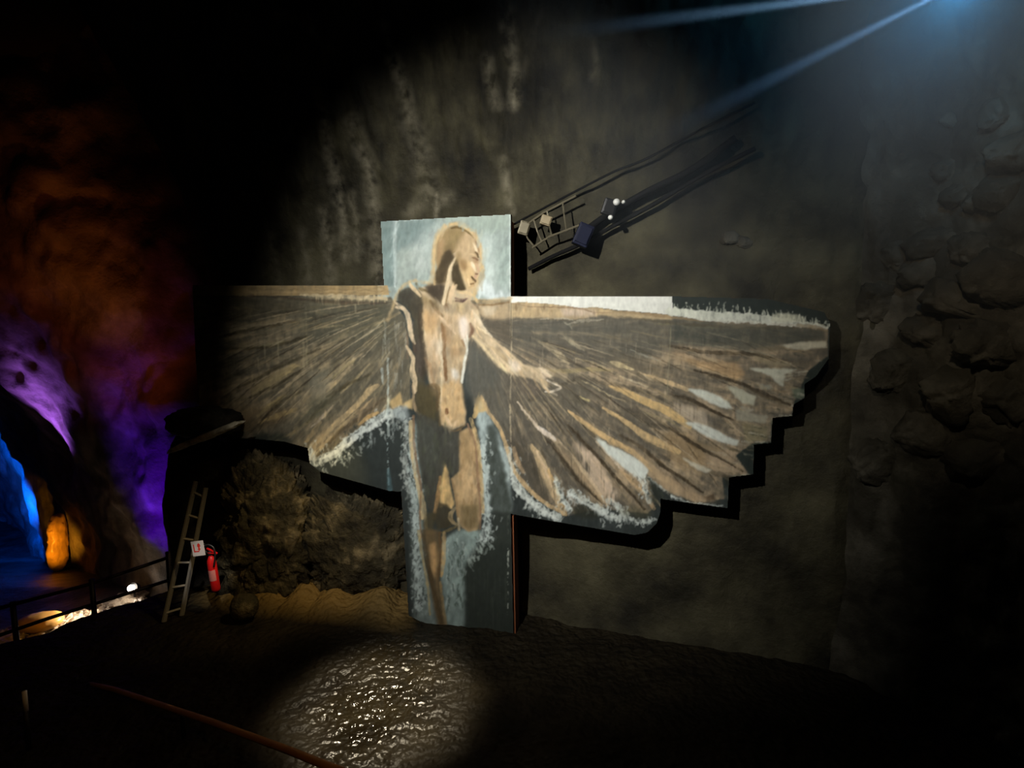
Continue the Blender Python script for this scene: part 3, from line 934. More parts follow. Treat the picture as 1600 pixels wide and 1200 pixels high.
# pale lower border of the left wing, frayed into the slate triangle
fill([(492, 722), (520, 705), (560, 676), (600, 650), (622, 640), (640, 640), (640, 772), (628, 770), (500, 742)], SLATE, 1, 1, 1)
aura([(484, 706), (490, 722), (512, 714), (540, 694), (566, 674), (590, 658), (610, 647), (628, 650)], 14)
stroke([(560, 664), (575, 652), (590, 645)], [3, 7, 4], (206, 166, 104), .9, 1.2, 1, taper=False)
fill([(608, 628), (626, 612), (629, 632), (640, 624), (646, 622), (645, 640), (626, 634), (612, 640)], (208, 176, 118), .95, 1, 1)
fill([(612, 640), (636, 632), (640, 660), (620, 655)], (186, 198, 198), .85, 2, 3)
for k in range(40):
    t_ = rng.random()
    x, y = 505 + 115 * t_, 712 - 62 * t_ + rng.uniform(4, 26)
    stroke([(x, y), (x + rng.normal(2, 3), y + rng.uniform(4, 12))], [4, 1.5], (180, 192, 188), .55, 1.5, 3, taper=False, dry=.3)
aura([(634, 660), (635, 700), (633, 735), (638, 770)], 7)
stroke([(606, 560), (606, 640), (607, 680)], [3, 3, 4], (186, 200, 194), .85, 1, 1.5, taper=False)
stroke([(597, 576), (598, 600)], [4, 3], (186, 200, 194), .8, 1, 1.5, taper=False)
stroke([(600, 500), (603, 560)], [2, 2], (150, 152, 138), .8, 1, 2, taper=False, dry=.35)
stroke([(606, 685), (607, 760)], [3, 2], (176, 196, 196), .8, 1, 1.2, taper=False, dry=.45)
stroke([(607, 735), (609, 766)], [5, 9], (92, 126, 134), .7, 3, 1, taper=False)
for k in range(30):
    x, y = rng.uniform(596, 636), rng.uniform(500, 600)
    stroke([(x, y), (x, y + rng.uniform(6, 24))], [2, 1.2], (150, 150, 138), .55, 1, 1.2, taper=False)

# ---- the lower post: grounds on both sides of the legs
fill([(612, 640), (660, 640), (670, 1030), (628, 1030), (622, 770)], SLATE, 0.3, 2)
fill([(642, 660), (656, 660), (660, 780), (668, 900), (690, 1000), (648, 1000), (644, 860)], (150, 166, 160), .85, 4, 3)
aura([(645, 690), (646, 760), (650, 830), (652, 900), (656, 950)], 10, (180, 194, 190))
fill([(686, 855), (700, 838), (722, 826), (754, 828), (748, 850), (735, 866), (727, 890), (728, 950), (724, 1010), (704, 1010), (694, 950)], (150, 170, 164), .95, 2, 3)
for k in range(60):
    x, y = rng.uniform(698, 728), rng.uniform(840, 950)
    stroke([(x, y), (x + rng.normal(0, 2), y + rng.uniform(4, 14))], [3, 1.5], (70, 82, 74) if k % 3 else (178, 190, 184), .6, 1.2, 2, taper=False)
fill([(727, 880), (760, 840), (799, 830), (805, 1025), (726, 1020)], (52, 58, 52), .92, 3, 3)
for k in range(50):
    t_ = rng.random()
    x, y = 728 + 40 * t_ + rng.normal(0, 5), 878 - 40 * t_ + rng.normal(0, 8)
    stroke([(x, y), (x + rng.normal(2, 3), y + rng.uniform(3, 9))], [4, 2], (156, 170, 162), .6, 1.3, 2.5, taper=False)
for k in range(22):
    x = rng.uniform(732, 795)
    y = rng.uniform(880, 980)
    stroke([(x, y), (x, y + rng.uniform(20, 60))], [2, 1], (74, 82, 70), .35, 1.5, 1, taper=False)
stroke([(794, 805), (794, 900), (793, 960)], [3, 2, 1], (196, 204, 190), .85, 1, 1, taper=False, dry=.42)
# pale halo right of the legs, orange rim of the wing, dark gap between them
fill([(743, 640), (752, 622), (760, 640), (785, 690), (797, 735), (800, 800), (760, 800), (752, 760), (750, 690)], (176, 192, 190), .95, 2, 3)
fill([(762, 668), (772, 662), (778, 690), (790, 740), (800, 790), (800, 850), (772, 850), (768, 790), (760, 720)], (58, 64, 58), .92, 2, 5)
aura([(754, 700), (757, 760), (760, 815), (756, 840)], 11, (190, 203, 198))

stroke([(742, 650), (745, 632), (747, 618)], [7, 6, 2], (206, 174, 116), .95, 1.2, 1, taper=False)
fill([(742, 622), (752, 620), (762, 642), (750, 644), (743, 652)], (208, 176, 118), .95, 1, 1)
stroke([(752, 618), (764, 645), (780, 668), (792, 700), (800, 728), (812, 748), (830, 768), (855, 788), (884, 804)], [3, 5, 6, 6, 6, 7, 7, 6, 5], (208, 176, 126), .95, 1.2, 1, taper=False)
stroke([(803, 700), (808, 720), (818, 738)], [5, 8, 5], (196, 164, 122), .8, 2, 1, taper=False)

# ---- the figure
SK = (190, 166, 130)
RIM = (188, 162, 118)
# rims of warm paint around head and shoulders
for p, w in [([(670, 450), (676, 425), (677, 398), (680, 375), (690, 358), (708, 350), (726, 352), (742, 366), (751, 386), (753, 408), (751, 436), (744, 455), (738, 466), (748, 470), (770, 470), (798, 466)], 6),
             ([(606, 500), (614, 480), (620, 462), (630, 447), (646, 439), (662, 441), (676, 446)], 5)]:
    stroke(p, [w, w], RIM, .85, 3.5, 1.2, taper=False)
# torso and head base
fill([(676, 446), (684, 420), (678, 398), (683, 374), (696, 357), (710, 352), (728, 357), (744, 372), (751, 392), (750, 412), (752, 424), (749, 436), (746, 448), (738, 458), (736, 470), (748, 484), (752, 508),
      (740, 512), (731, 540), (729, 570), (722, 592), (722, 620), (728, 642), (727, 664), (706, 672), (688, 664), (684, 612), (672, 602), (664, 572), (660, 520), (655, 480), (640, 470), (655, 450)], SK, 1, 1, .8)
# hair and head modelling
fill([(681, 400), (684, 376), (697, 360), (712, 354), (728, 362), (722, 380), (712, 392), (702, 398), (696, 420), (690, 442), (678, 444), (682, 424)], (140, 116, 76), .95, 2, 1.5)
fill([(697, 385), (704, 378), (708, 392), (708, 404), (702, 412), (698, 442), (684, 446), (686, 420), (692, 402)], (78, 64, 42), .95, 2, 1.2)
fill([(686, 366), (694, 358), (690, 396), (684, 402)], (162, 130, 92), .8, 2, 1)
stroke([(704, 356), (714, 355), (728, 361), (738, 368)], [2, 4, 3, 2], (108, 90, 52), .85, 2, .8, taper=False)
fill([(704, 362), (722, 362), (716, 384), (704, 388)], (128, 112, 70), .8, 4, 1.5)
fill([(724, 366), (736, 370), (736, 392), (722, 400), (716, 390)], (172, 150, 116), .8, 4, 1.5)
stroke([(679, 410), (680, 385), (686, 370)], 3, (180, 148, 100), .8, 1.2, .6)
stroke([(704, 398), (712, 392), (714, 384)], 3, (108, 92, 54), .7, 1.5, .6)
fill([(712, 384), (728, 364), (742, 374), (748, 392), (748, 412), (744, 440), (734, 452), (722, 430), (712, 412)], (188, 160, 118), .9, 2, 1)
fill([(712, 404), (724, 404), (730, 416), (727, 424), (720, 422)], (138, 110, 70), .7, 3, 1)
fill([(722, 424), (734, 416), (738, 432), (734, 446), (728, 444)], (204, 172, 122), .8, 3, 1)
stroke([(739, 380), (743, 387), (745, 393)], [2, 4, 2], (216, 194, 158), .9, 2.0, .5, taper=False)
stroke([(735, 411), (738, 416), (742, 424)], [3, 6, 3], (218, 198, 160), .9, 2.2, .5, taper=False)
stroke([(741, 394), (745, 397), (747, 402)], [2, 3.5, 2], (112, 90, 58), .85, 1.8, .5, taper=False)
fill([(737, 403), (744, 402), (748, 405), (747, 414), (742, 412)], (140, 108, 76), .75, 2, .8)
stroke([(744, 377), (748, 388), (750, 398)], [2, 3, 2], (150, 118, 88), .7, 1.2, .5, taper=False)
stroke([(744, 378), (746, 382)], 3, (96, 82, 58), .7, 1, .5, taper=False)
stroke([(742, 425), (744, 430), (745, 436)], [3, 5, 3], (170, 138, 114), .8, 2, .5, taper=False)
stroke([(736, 432), (739, 437), (743, 441)], [2, 3, 3], (92, 70, 42), .9, 1.8, .4, taper=False)
stroke([(734, 447), (740, 446)], [3, 3], (146, 116, 74), .8, 1.8, .4, taper=False)
stroke([(731, 438), (734, 446)], [3, 3], (216, 190, 142), .8, 1.2, .4, taper=False)
# neck: dark under the jaw, two lit cords
fill([(707, 411), (714, 404), (720, 424), (725, 442), (729, 452), (722, 456), (712, 452), (706, 438)], (72, 62, 40), .95, 1, .8)
fill([(668, 452), (684, 444), (697, 446), (695, 462), (688, 478), (680, 468), (672, 462)], (76, 66, 50), .9, 2, 1)
stroke([(712, 402), (705, 412), (701, 430), (697, 452), (692, 474)], [2, 4, 4, 5, 4], (212, 192, 154), .95, 1.2, .6, taper=False)
stroke([(711, 442), (705, 456), (702, 472)], [5, 6, 4], (210, 182, 142), .95, 1.5, .6, taper=False)
stroke([(699, 440), (697, 470)], [2, 3], (150, 126, 88), .7, 1.5, .6, taper=False)
stroke([(716, 456), (732, 458), (738, 462)], [5, 6, 4], (206, 180, 134), .9, 1.5, .6, taper=False)
stroke([(712, 466), (722, 469), (728, 467)], [3, 5, 3], (104, 84, 74), .9, 1.5, .6, taper=False)
fill([(694, 474), (700, 474), (701, 482), (696, 482)], (112, 84, 58), .85, 1, .8)
fill([(709, 470), (728, 473), (726, 486), (712, 486)], (184, 164, 120), .7, 3, 1)
stroke([(738, 468), (742, 476), (748, 484)], [2, 3, 2], (150, 124, 92), .7, 1.5, .6, taper=False)
# left shoulder and the long dark side
fill([(620, 470), (624, 456), (636, 449), (648, 450), (656, 456), (662, 474), (659, 510), (661, 545), (664, 570), (662, 590), (668, 604), (682, 610), (684, 640), (660, 660), (648, 640), (646, 596), (648, 560),
      (643, 530), (646, 500), (640, 484), (628, 474)], (80, 74, 58), .97, 1, 1.5)
fill([(622, 468), (630, 452), (642, 452), (646, 470), (634, 478)], (70, 72, 66), .8, 3, 2)
stroke([(641, 444), (647, 452), (655, 460)], [4, 6, 3], (208, 182, 140), .95, 1.5, .6, taper=False)
stroke([(650, 444), (658, 452), (670, 456)], [4, 5, 4], (92, 80, 50), .85, 2, 1, taper=False)
fill([(656, 462), (668, 462), (680, 478), (672, 482), (660, 476)], (128, 110, 74), .7, 3, 1)
stroke([(680, 464), (686, 474), (692, 482)], [2, 4, 3], (180, 164, 132), .9, 1.2, .6, taper=False)
fill([(671, 466), (682, 472), (688, 484), (680, 482)], (92, 80, 56), .75, 2, 1)
fill([(656, 486), (668, 480), (678, 490), (680, 520), (668, 540), (660, 530)], (206, 168, 116), .75, 4, 1)
fill([(662, 520), (684, 520), (692, 545), (690, 570), (674, 580), (664, 560)], (204, 178, 142), .7, 4, 1)
# lit edge of the hanging arm
stroke([(617, 472), (630, 482), (637, 492), (640, 505), (642, 520), (645, 534)], [3, 6, 7, 7, 8, 3], (206, 184, 148), .97, 1.2, .9, taper=False)
stroke([(635, 540), (642, 552), (646, 562), (644, 580), (648, 596), (650, 610)], [2, 6, 5, 9, 8, 4], (206, 182, 142), .97, 1.2, .9, taper=False)
stroke([(646, 600), (646, 625), (650, 640), (656, 648)], [5, 4, 5, 3], (170, 146, 112), .9, 1.2, 1, taper=False)
stroke([(645, 535), (648, 548)], [2, 5], (92, 72, 58), .9, 1, .8, taper=False)
stroke([(646, 580), (649, 584)], [3, 3], (120, 92, 58), .7, 1, .5, taper=False)
stroke([(636, 520), (637, 560)], [3, 3], (120, 100, 82), .6, 2, 1, taper=False)
fill([(647, 536), (660, 520), (664, 548), (666, 580), (654, 592), (648, 570)], (84, 74, 66), .8, 2, 1.5)
stroke([(660, 512), (664, 524), (661, 534)], [3, 6, 3], (212, 190, 150), .8, 1.2, .8, taper=False)
fill([(650, 600), (668, 602), (684, 616), (684, 660), (664, 668), (652, 640)], (82, 74, 50), .9, 3, 2)
# torso modelling
fill([(718, 498), (728, 494), (732, 520), (728, 534), (720, 528)], (226, 212, 196), .95, 3, .8)
fill([(700, 492), (716, 492), (718, 520), (706, 528), (698, 510)], (196, 170, 134), .6, 4, 1)
stroke([(688, 494), (694, 502), (704, 512), (712, 522)], [3, 5, 5, 2], (214, 188, 154), .9, 1.5, .6, taper=False)
stroke([(690, 506), (694, 518), (696, 536), (694, 548)], [3, 6, 5, 3], (142, 112, 76), .9, 2, .8, taper=False)
stroke([(694, 560), (696, 575), (697, 592)], [3, 6, 4], (128, 98, 66), .9, 1.3, .8, taper=False)
stroke([(690, 520), (688, 545), (691, 570), (690, 600)], [3, 7, 3, 3], (216, 200, 168), .85, 1.6, .8, taper=False)
stroke([(681, 540), (678, 560), (682, 592)], [3, 5, 3], (176, 146, 108), .6, 2, .8, taper=False)
fill([(672, 600), (688, 600), (686, 622), (676, 618)], (128, 108, 76), .75, 3, 1)
fill([(700, 528), (722, 524), (724, 552), (706, 556)], (190, 158, 112), .7, 4, 1)
fill([(704, 575), (716, 580), (717, 592), (708, 592)], (220, 216, 206), .85, 2, 1)
stroke([(730, 524), (730, 545), (726, 560), (724, 580), (721, 596)], [3, 3, 3, 4, 3], (216, 218, 202), .9, 1.2, .6, taper=False)
stroke([(722, 532), (726, 540)], [4, 4], (140, 112, 80), .8, 1.3, .6, taper=False)
fill([(686, 602), (704, 596), (722, 600), (727, 640), (724, 662), (706, 668), (690, 660)], (204, 170, 120), .85, 2, 1)
stroke([(688, 572), (690, 600), (686, 640)], [2, 4, 3], (214, 196, 156), .7, 1.5, .6, taper=False)
stroke([(698, 640), (698, 645)], [5, 6], (112, 78, 52), .95, 1.5, .4, taper=False)
stroke([(699, 620), (700, 622)], [4, 4], (226, 198, 140), .8, 1.5, .4, taper=False)
stroke([(696, 650), (706, 664), (714, 658)], [3, 6, 5], (216, 192, 156), .85, 2, 1, taper=False)
stroke([(688, 664), (704, 673), (716, 672), (726, 664)], [2, 4, 4, 3], (132, 104, 66), .7, 2, 1, taper=False)
# right shoulder, arm and open hand
fill([(735, 482), (746, 484), (753, 503), (764, 522), (784, 540), (804, 556), (815, 568), (834, 574), (848, 574), (858, 580), (868, 586), (860, 590), (852, 590), (856, 600), (856, 610), (848, 606), (842, 598),
      (832, 592), (812, 588), (796, 584), (776, 572), (758, 550), (742, 532), (733, 524), (734, 505)], (204, 182, 146), 1, 1, .8)
stroke([(738, 486), (748, 500), (756, 514), (768, 526)], [3, 6, 5, 3], (218, 202, 172), .85, 1.5, .7, taper=False)
fill([(734, 508), (742, 512), (740, 524), (733, 522)], (128, 100, 78), .8, 2, .8)
stroke([(736, 522), (752, 538), (770, 560), (790, 578)], [2, 4, 4, 3], (216, 196, 150), .8, 1.3, .7, taper=False)
fill([(796, 560), (810, 566), (814, 578), (802, 582), (794, 572)], (222, 206, 184), .9, 2, 1)
stroke([(764, 540), (778, 550), (792, 562)], [3, 7, 4], (190, 164, 122), .6, 2.5, .8, taper=False)
fill([(842, 574), (856, 578), (862, 588), (850, 592), (846, 582)], (216, 194, 168), .9, 1, .8)
stroke([(855, 594), (866, 600), (876, 605), (870, 609), (860, 612), (852, 612)], [3, 2.5, 3, 4, 3, 2], (222, 208, 186), .95, 1, .5, taper=False)
stroke([(846, 594), (850, 604), (858, 613)], [4, 4, 3], (214, 186, 142), .95, 1, .5, taper=False)
stroke([(834, 592), (838, 600), (844, 608)], [2, 4, 2], (172, 148, 112), .85, 1, .6, taper=False)
stroke([(868, 586), (876, 590), (890, 600)], [2, 2, 1.5], (150, 138, 112), .7, 1, .5, taper=False)
fill([(733, 534), (748, 548), (770, 572), (784, 584), (770, 604), (752, 612), (744, 640), (736, 620), (726, 604), (729, 570)], (90, 90, 82), .85, 3, 1.5)
fill([(808, 590), (830, 596), (846, 612), (836, 622), (815, 612)], (104, 94, 82), .7, 3, 2)
# dark legs
fill([(650, 642), (684, 660), (704, 674), (717, 676), (719, 732), (712, 740), (705, 745), (700, 735), (695, 722), (690, 745), (687, 775), (680, 790), (675, 800), (668, 792), (660, 752), (652, 700)], (72, 71, 63), 1, 1, 1.2)
fill([(690, 668), (716, 678), (718, 730), (702, 720), (694, 700)], (80, 80, 72), .8, 4, 3)
fill([(655, 650), (672, 660), (690, 690), (684, 740), (672, 760), (660, 720)], (78, 82, 74), .6, 5, 4)
stroke([(642, 660), (643, 700), (648, 735), (656, 775), (660, 810)], [7, 6, 6, 6, 5], (206, 182, 134), .95, 1.3, .8, taper=False)
stroke([(646, 650), (647, 690), (652, 730), (658, 765), (656, 800), (658, 840)], [4, 4, 4, 4, 3, 3], (138, 108, 80), .85, 1.3, .8, taper=False)
stroke([(659, 770), (664, 800), (666, 825)], [4, 6, 4], (180, 160, 118), .8, 1.5, 1, taper=False)
# lit gap and right leg
fill([(695, 723), (700, 735), (704, 760), (710, 788), (706, 796), (694, 790), (686, 794), (688, 760)], (214, 178, 118), 1, 1, .8)
stroke([(688, 745), (684, 775), (680, 800)], [4, 7, 6], (166, 130, 84), .9, 1.5, .8, taper=False)
fill([(718, 676), (730, 668), (742, 672), (748, 705), (751, 740), (753, 780), (752, 812), (746, 828), (732, 831), (719, 822), (713, 800), (710, 770), (705, 748), (718, 735)], (192, 160, 114), 1, 1, .8)
fill([(720, 676), (734, 676), (736, 720), (722, 728)], (158, 132, 92), .7, 4, 1)
fill([(722, 728), (742, 724), (744, 780), (722, 786)], (208, 176, 130), .7, 4, 1)
fill([(718, 790), (748, 788), (747, 824), (732, 829), (720, 820)], (124, 108, 76), .95, 2, 1.2)
stroke([(730, 662), (738, 680), (744, 700), (746, 740), (750, 790), (750, 826)], [3, 4, 4, 4, 4, 3], (142, 112, 88), .9, 1.2, .7, taper=False)
stroke([(736, 655), (746, 690), (752, 740), (755, 800)], [6, 6, 5, 5], (206, 176, 122), .9, 1.5, .8, taper=False)
stroke([(706, 748), (712, 775), (715, 800), (717, 826)], [3, 4, 4, 4], (150, 122, 84), .8, 1.3, .8, taper=False)
stroke([(716, 810), (718, 828)], [3, 4], (210, 196, 160), .8, 1.2, .8, taper=False)
fill([(686, 786), (698, 788), (706, 800), (712, 818), (700, 824), (684, 828), (678, 810)], (72, 66, 50), .95, 1, 1.2)
stroke([(711, 794), (704, 804), (706, 814), (714, 820)], [4, 8, 6, 4], (178, 156, 114), .9, 1.5, .8, taper=False)
stroke([(714, 822), (702, 828), (690, 832)], [3, 5, 3], (126, 110, 74), .9, 1.5, .8, taper=False)
fill([(683, 800), (676, 828), (680, 850), (668, 850), (662, 820), (668, 800)], (88, 78, 54), .9, 2, 1)
# left shin running down into the ground
fill([(662, 826), (686, 828), (690, 860), (686, 905), (692, 950), (700, 985), (690, 1000), (680, 960), (670, 900)], (118, 98, 68), .95, 2, 1)
fill([(670, 852), (680, 845), (684, 880), (680, 905), (674, 890)], (204, 162, 108), .9, 2, 1)
stroke([(654, 830), (660, 870), (668, 915), (672, 960)], [5, 4, 4, 3], (182, 162, 112), .85, 1.5, .8, taper=False)
stroke([(661, 830), (666, 870), (674, 905), (682, 940), (690, 975), (696, 995)], [6, 7, 7, 7, 6, 4], (84, 70, 48), .9, 1.5, .9, taper=False)
stroke([(687, 832), (689, 870), (684, 905)], [4, 5, 3], (110, 84, 54), .9, 1.3, .8, taper=False)
stroke([(694, 834), (693, 870), (690, 900)], [6, 7, 4], (206, 170, 112), .9, 1.5, .8, taper=False)
stroke([(688, 910), (692, 945), (698, 980)], [4, 5, 4], (168, 140, 92), .8, 1.5, .8, taper=False)
def mottle(poly, n, gains, ln, wd, ang=None, centre=None, a=.5):
    """small brush dabs inside an outline, each a little lighter or darker than what lies under it"""
    xs, ys = [p[0] for p in poly], [p[1] for p in poly]
    for k in range(n):
        x, y = rng.uniform(min(xs), max(xs)), rng.uniform(min(ys), max(ys))
        if not inside(np.array([x]), np.array([y]), poly)[0]: continue
        j, i = int(np.clip(y - Y0, 0, CH - 1)), int(np.clip(x - X0, 0, CW - 1))
        t = math.atan2(y - centre[1], x - centre[0]) if centre else (ang if ang is not None else rng.uniform(0, math.pi))
        t += rng.normal(0, .16)
        l = rng.uniform(.4, 1) * ln
        g = gains[rng.integers(len(gains))]
        c = np.clip(IMG[j, i] * np.array(g), 0, 245)
        w = rng.uniform(.5, 1) * wd
        stroke([(x - l * math.cos(t), y - l * math.sin(t)), (x, y + rng.normal(0, .6)), (x + l * math.cos(t), y + l * math.sin(t))], [w * .4, w, w * .4], c, a, 1.8, 1.4, taper=False)


TORSO = [(662, 475), (690, 480), (735, 480), (745, 500), (733, 520), (729, 560), (722, 592), (724, 660), (706, 670), (688, 660), (684, 605), (668, 580), (660, 520)]
mottle(TORSO, 260, [(1.12, 1.13, 1.17), (.86, .83, .78), (1.08, 1.05, 1.02), (.92, .93, .94)], 8, 5, math.pi / 2 - .1, a=.6)
mottle([(738, 488), (750, 503), (770, 528), (812, 566), (850, 577), (845, 592), (812, 584), (776, 566), (745, 528)], 130, [(1.12, 1.12, 1.14), (.86, .84, .8), (1.04, 1.05, 1.08)], 7, 4, .75, a=.55)
mottle([(682, 360), (730, 358), (750, 395), (748, 440), (736, 458), (690, 440)], 60, [(1.08, 1.08, 1.08), (.90, .88, .85)], 5, 3, math.pi / 2 - .2, a=.4)
# the head, worked over once more
fill([(701, 354), (713, 351), (727, 358), (726, 372), (716, 386), (708, 392), (700, 390), (692, 396), (688, 410), (681, 412), (681, 386), (688, 368)], (136, 116, 78), .8, 2, 1)
fill([(683, 384), (689, 372), (694, 376), (691, 398), (684, 414)], (164, 132, 96), .7, 2, 1)
fill([(713, 380), (726, 364), (740, 370), (746, 386), (740, 410), (722, 412), (711, 402)], (174, 150, 114), .75, 3, 1)
fill([(719, 414), (736, 408), (745, 424), (742, 446), (736, 452), (729, 451), (722, 435)], (200, 170, 122), .85, 2, .8)
fill([(693, 394), (703, 390), (710, 402), (704, 414), (696, 426), (691, 442), (678, 444), (679, 428), (686, 416), (690, 404)], (68, 57, 38), .95, 1, .8)
fill([(707, 416), (716, 413), (719, 428), (727.5, 451.5), (719, 454), (710, 445), (706, 432)], (64, 54, 34), .97, 1, .5)
fill([(664, 447), (680, 443), (693, 444), (692, 460), (686, 472), (676, 462), (668, 458)], (66, 57, 45), .92, 2, 1)
stroke([(711, 404), (704, 420), (699.5, 444), (693, 475)], [2.5, 4.5, 5, 4], (210, 190, 154), .98, 1.1, .4, taper=False)
stroke([(713, 446), (707, 457), (704, 474)], [4, 5.5, 4], (206, 180, 142), .95, 1.5, .5, taper=False)
stroke([(703, 448), (699, 462), (697, 474)], [2, 2.5, 2], (128, 104, 70), .8, 1.3, .4, taper=False)
fill([(720, 404), (729, 408), (730, 420), (725, 424), (719, 416)], (132, 103, 66), .8, 2, .8)
fill([(712, 396), (720, 392), (720, 408), (711, 412)], (118, 98, 62), .6, 2, .8)
stroke([(705, 357), (716, 355), (729, 361), (740, 372)], [2, 4.5, 3, 1.5], (98, 80, 44), .95, 1.5, .6, taper=False)
stroke([(742, 374), (746, 384), (749, 394)], [2, 3, 2], (140, 110, 82), .8, 1.4, .4, taper=False)
stroke([(739.5, 380), (742, 386), (744.5, 392)], [2, 4, 2.5], (222, 203, 170), .95, 1.4, .4, taper=False)
stroke([(734, 376), (733, 388), (728, 398)], [2, 4, 3], (192, 168, 130), .7, 2, .6, taper=False)
stroke([(743, 394), (746, 397), (747.5, 402)], [2.4, 3, 2], (88, 70, 42), .95, 1.1, .3, taper=False)
stroke([(735, 397), (739, 397.5), (742, 399)], [2, 3, 2], (204, 176, 134), .85, 1.2, .3, taper=False)
stroke([(738, 402.5), (742, 403.5), (746, 406)], [2, 3.2, 3], (112, 82, 56), .9, 1.2, .3, taper=False)
stroke([(737, 410), (739.5, 415), (743, 423)], [3, 5, 3], (226, 210, 178), .95, 1.5, .4, taper=False)
stroke([(744, 412), (746.5, 419), (748, 424)], [2, 3, 4], (188, 152, 122), .85, 1.3, .4, taper=False)
stroke([(743, 428), (746, 428)], [2.2, 2.6], (106, 76, 58), .9, 1.1, .3, taper=False)
stroke([(737, 432.5), (740, 436), (743.5, 439)], [2.2, 3.4, 3], (72, 52, 32), .98, 1.1, .3, taper=False)
stroke([(741, 432), (745, 434)], [2, 2.5], (184, 142, 120), .8, 1.2, .3, taper=False)
stroke([(735, 444), (740, 443)], [2.4, 2.8], (122, 92, 56), .9, 1.2, .3, taper=False)
stroke([(731, 436), (733, 446)], [2.5, 3], (216, 190, 144), .8, 1.4, .4, taper=False)
stroke([(679, 444), (678, 412), (679, 386), (686, 367), (700, 353), (713, 350), (728, 357), (742, 369), (749.5, 384), (752, 404), (752, 425), (747, 433), (746.5, 442), (742, 452), (740.5, 462), (746, 472)],
       [4] * 5, (198, 170, 120), .85, 2, .8, taper=False)
stroke([(712, 470), (722, 471), (730, 467)], [2.5, 4, 2.5], (82, 62, 58), .9, 1.4, .4, taper=False)
mottle([(652, 620), (690, 660), (718, 680), (716, 730), (690, 770), (664, 780)], 130, [(1.18, 1.2, 1.22), (.84, .85, .86), (1.05, 1.08, .95)], 9, 6, math.pi / 2, a=.5)
mottle([(718, 676), (745, 672), (752, 740), (750, 825), (718, 820)], 90, [(1.1, 1.1, 1.12), (.86, .84, .8)], 9, 5, math.pi / 2, a=.5)
mottle([(622, 455), (660, 455), (662, 600), (650, 620), (644, 530)], 70, [(1.2, 1.2, 1.2), (.82, .82, .82), (1.0, .95, 1.05)], 8, 5, math.pi / 2, a=.5)
mottle([(798, 500), (1050, 500), (1290, 515), (1230, 640), (1130, 780), (880, 790), (800, 700), (745, 620), (740, 520)], 1100, [(1.22, 1.2, 1.16), (.80, .80, .79), (1.12, 1.08, 1.0), (.88, .87, .86), (1.3, 1.26, 1.2)], 15, 4.5, None, (735, 500), .5)
mottle([(798, 500), (1050, 500), (1240, 640), (1130, 780), (880, 790), (800, 700)], 420, [(1.2, 1.18, 1.14), (.84, .83, .82)], 7, 4, math.pi / 2, a=.45)
mottle([(305, 466), (612, 468), (632, 540), (610, 630), (500, 715), (370, 680), (312, 600)], 700, [(1.22, 1.2, 1.16), (.80, .80, .79), (1.14, 1.1, 1.02), (1.32, 1.28, 1.2)], 14, 4.5, None, (668, 468), .5)
mottle([(305, 466), (612, 468), (632, 540), (610, 630), (500, 715), (370, 680), (312, 600)], 260, [(1.25, 1.22, 1.16), (.84, .83, .82)], 8, 3.5, math.pi / 2, a=.45)
mottle([(600, 345), (798, 338), (798, 460), (750, 455), (752, 390), (700, 348), (670, 400), (668, 440), (604, 440)], 170, [(1.06, 1.06, 1.06), (.93, .94, .94)], 14, 11, math.pi / 2 + .3, a=.6)
mottle([(800, 474), (940, 484), (930, 496), (800, 494)], 70, [(1.12, 1.1, 1.1), (.84, .82, .8)], 7, 4, math.pi / 2, a=.55)
mottle([(300, 448), (606, 448), (604, 462), (300, 462)], 120, [(1.1, 1.1, 1.1), (.86, .85, .84)], 14, 3, 0, a=.6)
# deeper darks of the torso and the hanging arm, then thin quill lines over the wings
stroke([(656, 478), (657, 505), (659, 530), (663, 560), (664, 590)], [8, 9, 8, 9, 10], (64, 56, 44), .8, 3, 1.5, taper=False)
stroke([(690, 508), (693, 525), (694, 548), (696, 575), (697, 594)], [3, 6, 5, 6, 4], (120, 90, 60), .8, 2, .8, taper=False)
stroke([(672, 470), (682, 484), (692, 494)], [4, 6, 3], (104, 84, 56), .7, 2.5, 1, taper=False)
stroke([(735, 506), (738, 516), (734, 526)], [4, 6, 4], (112, 84, 66), .8, 2, .7, taper=False)
stroke([(670, 602), (684, 606), (684, 640), (688, 664)], [6, 7, 5, 4], (92, 74, 48), .7, 2.5, 1, taper=False)
stroke([(726, 530), (730, 548), (727, 562), (724, 580), (722, 598)], [3, 3, 3, 4, 3], (220, 220, 206), .9, 1.2, .5, taper=False)
fill([(718, 500), (728, 496), (731, 518), (727, 532), (720, 526)], (224, 210, 196), .85, 3, .8)
fill([(690, 502), (702, 512), (707, 534), (697, 542), (692, 524)], (146, 116, 82), .6, 3, 1)
fill([(700, 546), (722, 542), (722, 554), (706, 560)], (158, 128, 92), .5, 3, 1)
fill([(664, 490), (684, 486), (688, 506), (670, 516)], (182, 144, 98), .5, 4, 1)
fill([(680, 532), (691, 530), (690, 552), (682, 556)], (214, 200, 176), .7, 3, 1)
stroke([(664, 560), (672, 574), (678, 600)], [4, 6, 4], (150, 118, 84), .6, 2.5, 1, taper=False)
fill([(622, 462), (632, 453), (644, 455), (656, 462), (659, 480), (650, 500), (644, 482), (630, 474)], (62, 58, 48), .8, 3, 1.2)
stroke([(641, 446), (648, 453), (657, 463)], [5, 6, 3], (206, 182, 142), .9, 1.4, .5, taper=False)
stroke([(619, 480), (632, 484), (639, 503), (642, 522), (648, 537)], [4, 6, 6, 7, 3], (206, 184, 150), .95, 1.3, .8, taper=False)
stroke([(635, 541), (645, 560), (644, 574), (648, 591), (648, 614)], [3, 6, 6, 7, 4], (204, 182, 146), .95, 1.3, .8, taper=False)
